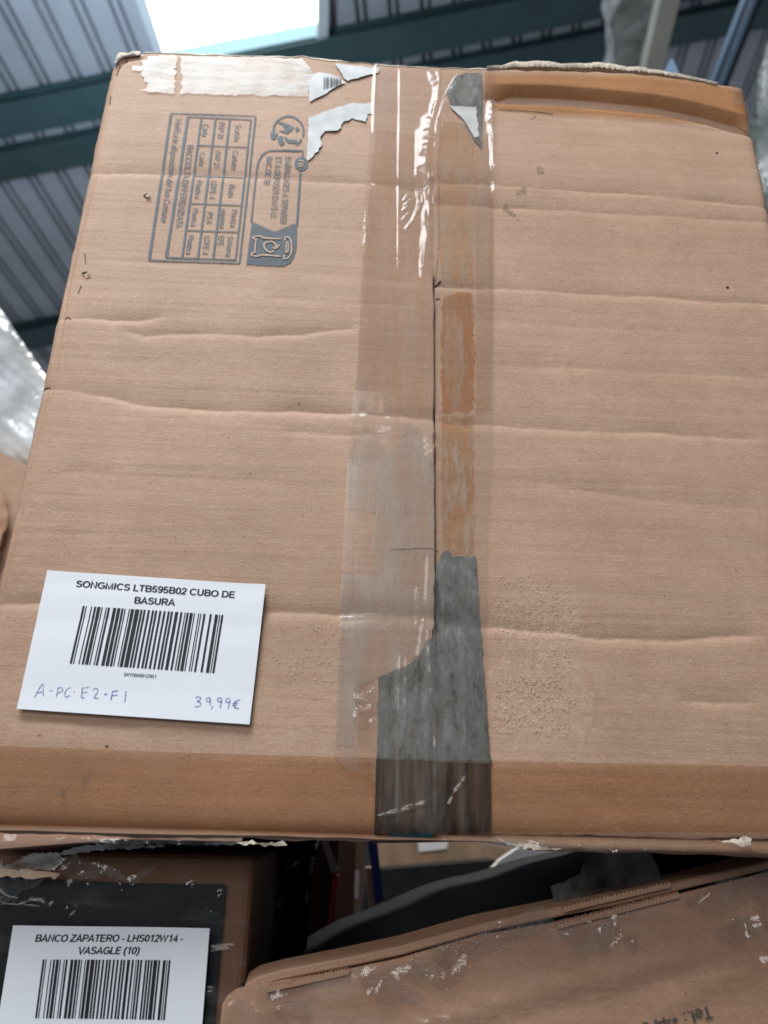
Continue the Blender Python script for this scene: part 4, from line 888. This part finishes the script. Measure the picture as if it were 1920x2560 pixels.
# upper board of the lid: a thin slab above the front panel, running back into the dark
def lid(name, line, y0, y1, th, mat, rough=.0):
    V, F = [], []; f = smooth_noise(171, .02)
    P = resample_open([LR0.q(*p) for p in line], .004)
    for u, v in P:
        j = rough * f(u, 0); r = [(y0 + .001, v + j * .5 - th), (y0, v + j * .7 - th * .8), (y0, v + j - th * .2), (y0 + .001, v + j), (y1, v + .0035), (y1, v - th)]
        V += [(u, y, z) for y, z in r]
    m = 6
    for i in range(len(P) - 1):
        for k in range(m): F.append((m * i + k, m * i + (k + 1) % m, m * i + m + (k + 1) % m, m * i + m + k))
    F += [tuple(range(m))[::-1], tuple(range(m * (len(P) - 1), m * len(P)))]
    return mesh_obj(name, V, F, mat, TB, smooth=False)
def resample_open(P, step):
    out = [P[0]]
    for a, b in zip(P, P[1:]):
        m = max(1, int(np.linalg.norm(b - a) / step)); out += [a + (b - a) * i / m for i in range(1, m + 1)]
    return np.array(out)
lid('lid', [(612, 2462), (640, 2444), (700, 2428), (850, 2398), (1000, 2366), (1190, 2312), (1390, 2272), (1560, 2236), (1690, 2206), (1920, 2150), (2050, 2120)], YR + .001, YR + .022, .0055, M['kraft_dark'], .0006)
# zigzag flute ends between lid and front
def flutes(pa, pb, n, dy):
    V, F = [], []; a, b = LR0.q(*pa), LR0.q(*pb)
    for i in range(n + 1):
        c = a + (b - a) * i / n; z = (.0010 if i % 2 else -.0004) * random.uniform(.6, 1.4)
        V += [(c[0], YR - .003, c[1] - .0030), (c[0], YR - .0035, c[1] + z), (c[0], YR + .004, c[1] + z)]
    for i in range(n): F += [(3 * i, 3 * i + 3, 3 * i + 4, 3 * i + 1), (3 * i + 1, 3 * i + 4, 3 * i + 5, 3 * i + 2)]
    mesh_obj('flute_edge', V, F, M['kraft_dark'], TB, smooth=False)
flutes(Z7(430, 575), Z7(1135, 395), 64, 0); flutes(Z7(470, 478), Z7(1085, 335), 56, 0); flutes(Z6(380, 935), Z6(860, 830), 52, 0)
ik = Ink(LR, .0009); ik.text('Tel.: +44 0', (1773, 2513), (1600, 2557), 32, .19); ik.build('printed_text', M['carton_ink_dark'], TB)
for k, (pl, am) in enumerate([(z6((215, 985), (300, 1020), (350, 1090), (480, 1060), (520, 1160), (120, 1170), (150, 1050)), .002), (z6((390, 985), (560, 960), (700, 960), (620, 1040), (680, 1160), (500, 1100)), .002), (z6((865, 820), (1040, 810), (1200, 800), (1320, 850), (1250, 920), (1150, 900), (1300, 1015), (1040, 1032), (940, 950)), .0014),
                        (z6((1200, 800), (1400, 770), (1540, 790), (1500, 900), (1400, 960), (1300, 900)), .0016), (z7((440, 600), (640, 580), (720, 740), (640, 720), (590, 765), (520, 720)), .0014), (z7((640, 575), (800, 530), (800, 640), (720, 740), (690, 700)), .0014),
                        (z7((1150, 430), (1280, 380), (1400, 300), (1540, 310), (1600, 420), (1400, 510), (1300, 520), (1200, 470)), .003), (z7((1340, 620), (1450, 540), (1560, 520), (1600, 620), (1480, 690), (1360, 680)), .0025), (z7((1540, 300), (1659, 250), (1800, 240), (1800, 640), (1659, 760), (1600, 560)), .003),
                        (z7((810, 640), (880, 630), (900, 720), (860, 745), (820, 700)), .0020), (z7((-300, 700), (0, 600), (360, 460), (440, 580), (200, 660), (0, 760), (-250, 850)), .0016)]):
    creased('torn_tape', LR, pl, .0032, 180 + 2 * k, M['crumple'], TB, .0018, 8)
M['wrap_brown'] = film('clinging_film', (.96, .95, .94), .14, (.62, .60, .57), .12, (20, 60, 60), .52, .74, .0006, gloss=1.3, bscale=(40, 90, 150))
sheet('stretch_film', LR, [(640, 2470), (850, 2440), (1000, 2408), (1190, 2352), (1390, 2318), (1560, 2280), (1690, 2250), (1920, 2192), (2040, 2165), (2060, 2420), (1920, 2400), (1700, 2440), (1500, 2480), (1250, 2540), (1000, 2640), (640, 2640)], .0022, 197, .0007, M['wrap_brown'], TB, .0035,
      [(z7((1545, 320), (1600, 560), (1650, 780)), .0045, .0026), (z7((1400, 300), (1330, 400), (1270, 480)), .003, .003), (z7((1659, 560), (1500, 610), (1350, 640)), .003, .0026), (z7((640, 575), (680, 660), (710, 740)), .003, .0026), (z7((700, 700), (780, 560), (800, 520)), .003, .002), (z7((500, 640), (540, 700), (590, 765)), .003, .0026),
       (z7((430, 600), (520, 650), (640, 660), (700, 720)), .002, .002), (z7((1180, 605), (1280, 588)), .0025, .002), (z6((1140, 900), (1230, 960), (1310, 1012)), .003, .0024), (z6((1540, 790), (1500, 870), (1470, 950)), .0035, .0026), (z6((1420, 870), (1370, 960)), .003, .0024), (z6((610, 1010), (650, 1080), (680, 1150)), .0025, .002), (z6((870, 830), (930, 960), (1040, 1030)), .002, .002),
       (z6((450, 1000), (560, 1080), (640, 1180)), .003, .003), (z6((200, 1000), (330, 1090)), .003, .003)])
# dark tape hanging between the big box and this lid
M['smoke_tape'] = film('smoky_tape', (.50, .49, .47), .75, (.16, .155, .145), .3, (60, 60, 30), .3, .7, .0008, gloss=.8)
patch('hanging_tape', LR0, z7((640, 160), (1015, 165), (1060, 260), (1085, 330), (800, 395), (455, 475), (432, 372), (600, 290)), -.012, M['smoke_tape'], TB, .004, fz(195, .0012), .0004)
r = np.random.default_rng(8); V, F = [], []
for _ in range(330):
    t = r.uniform(0, 1); px = 1010 + t * 560 if r.uniform() < .7 else r.uniform(620, 1900); py = np.interp(px, [p[0] for p in front_top], [p[1] for p in front_top]) + abs(r.normal(0, 34)) - 10
    q = LR0.q(px, py); s = r.uniform(.0002, .0006); X = LR.p([q], .0055)[0]; b = len(V)
    V += [X + np.array([s, 0, 0]), X + np.array([-s, 0, .3 * s]), X + np.array([0, -s, s]), X + np.array([0, 0, -s])]; F += [(b, b + 1, b + 2), (b, b + 2, b + 3), (b + 1, b + 3, b + 2), (b, b + 3, b + 1)]
kind(mesh_obj('dust_crumbs', V, F, M['sticker'], TB), 'stuff')

# ------------------------------------------------------------------ black plastic sheet swelling over the carton's lid
def black_sheet():
    fr = [LR0.q(*p) for p in [(600, 2470), (700, 2432), (850, 2402), (1000, 2370), (1190, 2316), (1390, 2276), (1690, 2210), (1950, 2150)]]
    SB_ = Surf((0, .42, 0), (1, 0, 0), (0, 0, 1)); bk = [SB_.q(*p) for p in [(560, 2452), (690, 2385), (850, 2300), (1000, 2236), (1130, 2192), (1260, 2160), (1400, 2122), (1560, 2075), (1800, 2020)]]
    n = 60; m = 24; V, F = [], []
    fi = lambda A, t: np.array([np.interp(t, np.linspace(0, 1, len(A)), [a[k] for a in A]) for k in (0, 1)])
    for i in range(n + 1):
        a, b = fi(fr, i / n), fi(bk, i / n)
        for j in range(m + 1):
            s = j / m; u = a[0] + (b[0] - a[0]) * s; z = a[1] + (b[1] - a[1]) * s; y = YR + .012 + (.42 - YR - .012) * s
            z += -.012 * math.sin(math.pi * s) + .0012 * math.sin(i * .5 + j * .3)
            V.append((u, y, z))
        V.append((b[0], .46, b[1] - .06)); V.append((b[0], .46, -.40)); V.append((a[0], YR + .02, -.40))
    w = m + 4
    for i in range(n):
        for j in range(w): F.append((w * i + j, w * i + (j + 1) % w, w * i + w + (j + 1) % w, w * i + w + j))
    F += [tuple(range(w))[::-1], tuple(range(w * n, w * n + w))]
    return tag(mesh_obj('plastic_sack', V, F, M['black_plastic']), 'dull black plastic sack swelling up behind the tilted carton lid', 'sack')
black_sheet()

# ------------------------------------------------------------------ things in the gap behind
def slab(name, y, pxpoly, th, mat, label, cat, parent=None):
    S_ = Surf((0, y, 0), (1, 0, 0), (0, 0, 1)); q = S_.qs(pxpoly); n = len(q)
    V = list(S_.p(q)) + [p + np.array([0, th, 0]) for p in S_.p(q)]
    F = [tuple(range(n)), tuple(range(2 * n - 1, n - 1, -1))] + [(i, n + i, n + (i + 1) % n, (i + 1) % n) for i in range(n)]
    o = mesh_obj(name, V, F, mat, parent, smooth=False)
    return tag(o, label, cat) if label else o
def bag():
    S_ = Surf((0, .30, 0), (1, 0, 0), (0, 0, 1)); q = S_.qs([(612, 2090), (800, 2090), (770, 2240), (756, 2440), (700, 2620), (590, 2620), (606, 2330)])
    f, g = smooth_noise(211, (.05, .03), 10), smooth_noise(212, (.012, .03), 14); c = q.mean(0)
    uv, F = fill(q, .0035); ed = np.min(np.linalg.norm(uv[:, None] - resample(q, .004)[None], axis=2), 1)
    k = .035 * np.clip(ed / .03, 0, 1) ** .6 + .012 * np.abs(f(uv[:, 0], uv[:, 1])) + .006 * np.abs(g(uv[:, 0], uv[:, 1]))
    V = S_.p(uv, k); F = orient(V, F, S_.n); n0 = len(V)
    V = np.vstack([V, S_.p(uv, -.06)]); F = F + [tuple(n0 + i for i in f[::-1]) for f in F]
    return tag(mesh_obj('plastic_bag', V, F, M['black_bag']), 'shiny crinkled black plastic bag beside the black printed panel', 'plastic bag')
bag()
ik_w = []
PK = thing('flat_package', 'dark maroon flat package with a red edge, standing behind the black bag', 'package', (.2, .55, -.4))
slab('face', .55, [(690, 2060), (850, 2060), (842, 2200), (822, 2600), (660, 2600)], .03, M['maroon'], None, None, PK)
slab('edging', .545, [(833, 2190), (846, 2190), (828, 2330), (820, 2420), (808, 2420), (816, 2330)], .03, M['red'], None, None, PK)
slab('grey_strip', .543, [(800, 2090), (815, 2090), (846, 2176), (836, 2186), (826, 2176)], .02, flat('grey_strip', (.28, .27, .27), .5), None, None, PK)
slab('board', .62, [(846, 2040), (892, 2040), (884, 2300), (860, 2600), (806, 2600), (830, 2330)], .03, M['pink'], 'dusty pink board standing right of the red package edge', 'board')
PO = thing('wooden_post', 'pale wooden post with a white stripe, behind the dusty pink board', 'post', (.3, .75, -.4))
slab('post', .75, [(882, 2040), (908, 2040), (902, 2260), (878, 2260)], .05, M['wood'], None, None, PO)
slab('stripe', .745, [(881, 2176), (899, 2176), (896, 2246), (882, 2246)], .01, M['white'], None, None, PO)
slab('post', .80, [(915, 2170), (948, 2170), (958, 2260), (924, 2270)], .05, flat('brown_wood', (.20, .125, .085), .7), 'short brown wooden block between the pale post and the blue strap', 'wood block')
slab('strap', .70, [(925, 2040), (938, 2060), (948, 2150), (958, 2250), (938, 2262), (928, 2170), (916, 2080)], .006, M['blue'], 'dark blue strap hanging in the gap below the big box', 'strap')
CT = thing('far_carton', 'blurred pale brown carton far behind, above the black sack', 'cardboard box', (.55, 1.3, -.2))
slab('side', 1.30, [(940, 2000), (1330, 2000), (1330, 2150), (1140, 2172), (950, 2188)], .4, M['wood'], None, None, CT)
slab('sticker', 1.295, [(1045, 2104), (1120, 2100), (1118, 2122), (1048, 2130)], .004, M['white'], None, None, CT)
M['dark_wall'] = flat('dark_wall', (.030, .024, .020), .9, .1, .3, 3)
kind(mesh_obj('wall', [(-1.5, 2.6, -1.6), (2.6, 2.6, -1.6), (2.6, 2.6, -.01), (-1.5, 2.6, -.01), (-1.5, 2.7, -1.6), (2.6, 2.7, -1.6), (2.6, 2.7, -.01), (-1.5, 2.7, -.01)], [(0, 1, 2, 3), (7, 6, 5, 4), (0, 4, 5, 1), (1, 5, 6, 2), (2, 6, 7, 3), (3, 7, 4, 0)], M['dark_wall'], smooth=False), 'structure')
slab('dark_slab', 1.20, [(920, 2176), (1240, 2150), (1240, 2300), (900, 2320)], .1, M['black_print'], 'black slab under the blurred pale carton', 'shelf beam')  # black slab filling the area beneath the carton
slab('white_panel', .90, [(1190, 2215), (1250, 2150), (1310, 2110), (1400, 2020), (1800, 2020), (1800, 2215)], .02, M['white'], 'added white panel for the bright patch behind the black sack, just below the big box', 'board')  # added panel standing in for the bright light behind the sack

# ------------------------------------------------------------------ film wrapped goods at the picture's left and right
def wrapped(name, y, pxpoly, seed, label, folds, mats, depth=.3, amp=.012, stretch=(.02, .02), bulge=.05):
    T = thing(name, label, 'wrapped goods', tuple(np.array([*Surf((0, y, 0), (1, 0, 0), (0, 0, 1)).qs(pxpoly).mean(0)])[[0, 0, 1]] * np.array([1, 0, 1]) + np.array([0, y, 0])))
    S_ = Surf((0, y, 0), (1, 0, 0), (0, 0, 1)); q = S_.qs(pxpoly); uv, F = fill(q, .008)
    ed = np.min(np.linalg.norm(uv[:, None] - resample(q, .01)[None], axis=2), 1); f, g, h_ = smooth_noise(seed, (.35, .022), 12), smooth_noise(seed + 1, .12, 9), smooth_noise(seed + 2, (.2, .007), 12)
    th = math.radians(folds); a_ = uv[:, 0] * math.cos(th) + uv[:, 1] * math.sin(th); b_ = uv[:, 1] * math.cos(th) - uv[:, 0] * math.sin(th)
    k = bulge * np.clip(ed / .08, 0, 1) ** .5 + amp * np.abs(f(a_, b_)) + .5 * amp * np.abs(h_(a_, b_)) + amp * g(uv[:, 0], uv[:, 1])
    for nm, o_, mt in (('goods', -.02, mats[0]), ('stretch_film', 0.0, mats[1])):
        V = S_.p(uv, k * (1 if nm != 'goods' else .6) + o_); FF = orient(V, F, S_.n); n0 = len(V)
        V = np.vstack([V, S_.p(uv, -depth)]); FF = FF + [tuple(n0 + i for i in x[::-1]) for x in FF] if nm == 'goods' else FF
        mesh_obj(nm, V, FF, mt, T)
    return T
M['bale'] = flat('pale_goods', (.46, .46, .45), .6, .3, .5, 5)
M['bright_wrap'] = film('glossy_stretch_film', (.95, .96, .97), .60, (.85, .88, .90), .12, (6, 6, 6), .40, .66, .0, gloss=2.2, bscale=(22, 22, 60))
wrapped('wrapped_bundle', 1.15, [(-420, 520), (-120, 660), (0, 772), (60, 862), (118, 945), (190, 1060), (190, 1180), (60, 1158), (-420, 1080)], 221, 'glossy white film wrapped bundle behind the left edge of the big box', -38, (M['bale'], M['bright_wrap']))
wrapped('wrapped_pallet', 1.0, [(1898, 250), (1902, 170), (1925, 90), (2200, 60), (2200, 620), (1950, 560), (1914, 470), (1896, 380)], 231, 'tall film wrapped goods at the right of the crushed box corner', 78, (flat('grey_goods', (.20, .22, .21), .6, .3, .5, 14), M['bright_wrap']))
SBX = thing('battered_box', 'battered brown carton under the white film bundle, left of the big box', 'cardboard box', (-.6, 1.2, 0))
SB3 = Surf((0, 1.05, 0), (1, 0, 0), (0, 0, 1), (lambda f: (lambda u, v: .012 * f(u, v)))(smooth_noise(241, .09)))
patch('side', SB3, [(-420, 1085), (0, 1130), (45, 1152), (62, 1160), (60, 1700), (-420, 1700)], 0, M['kraft'], SBX, .014, thick=.2)
patch('flap', SB3, [(-300, 1260), (0, 1222), (22, 1250), (40, 1300), (10, 1420), (-300, 1460)], .02, M['kraft_dark'], SBX, .014, fz(243, .01), .002)
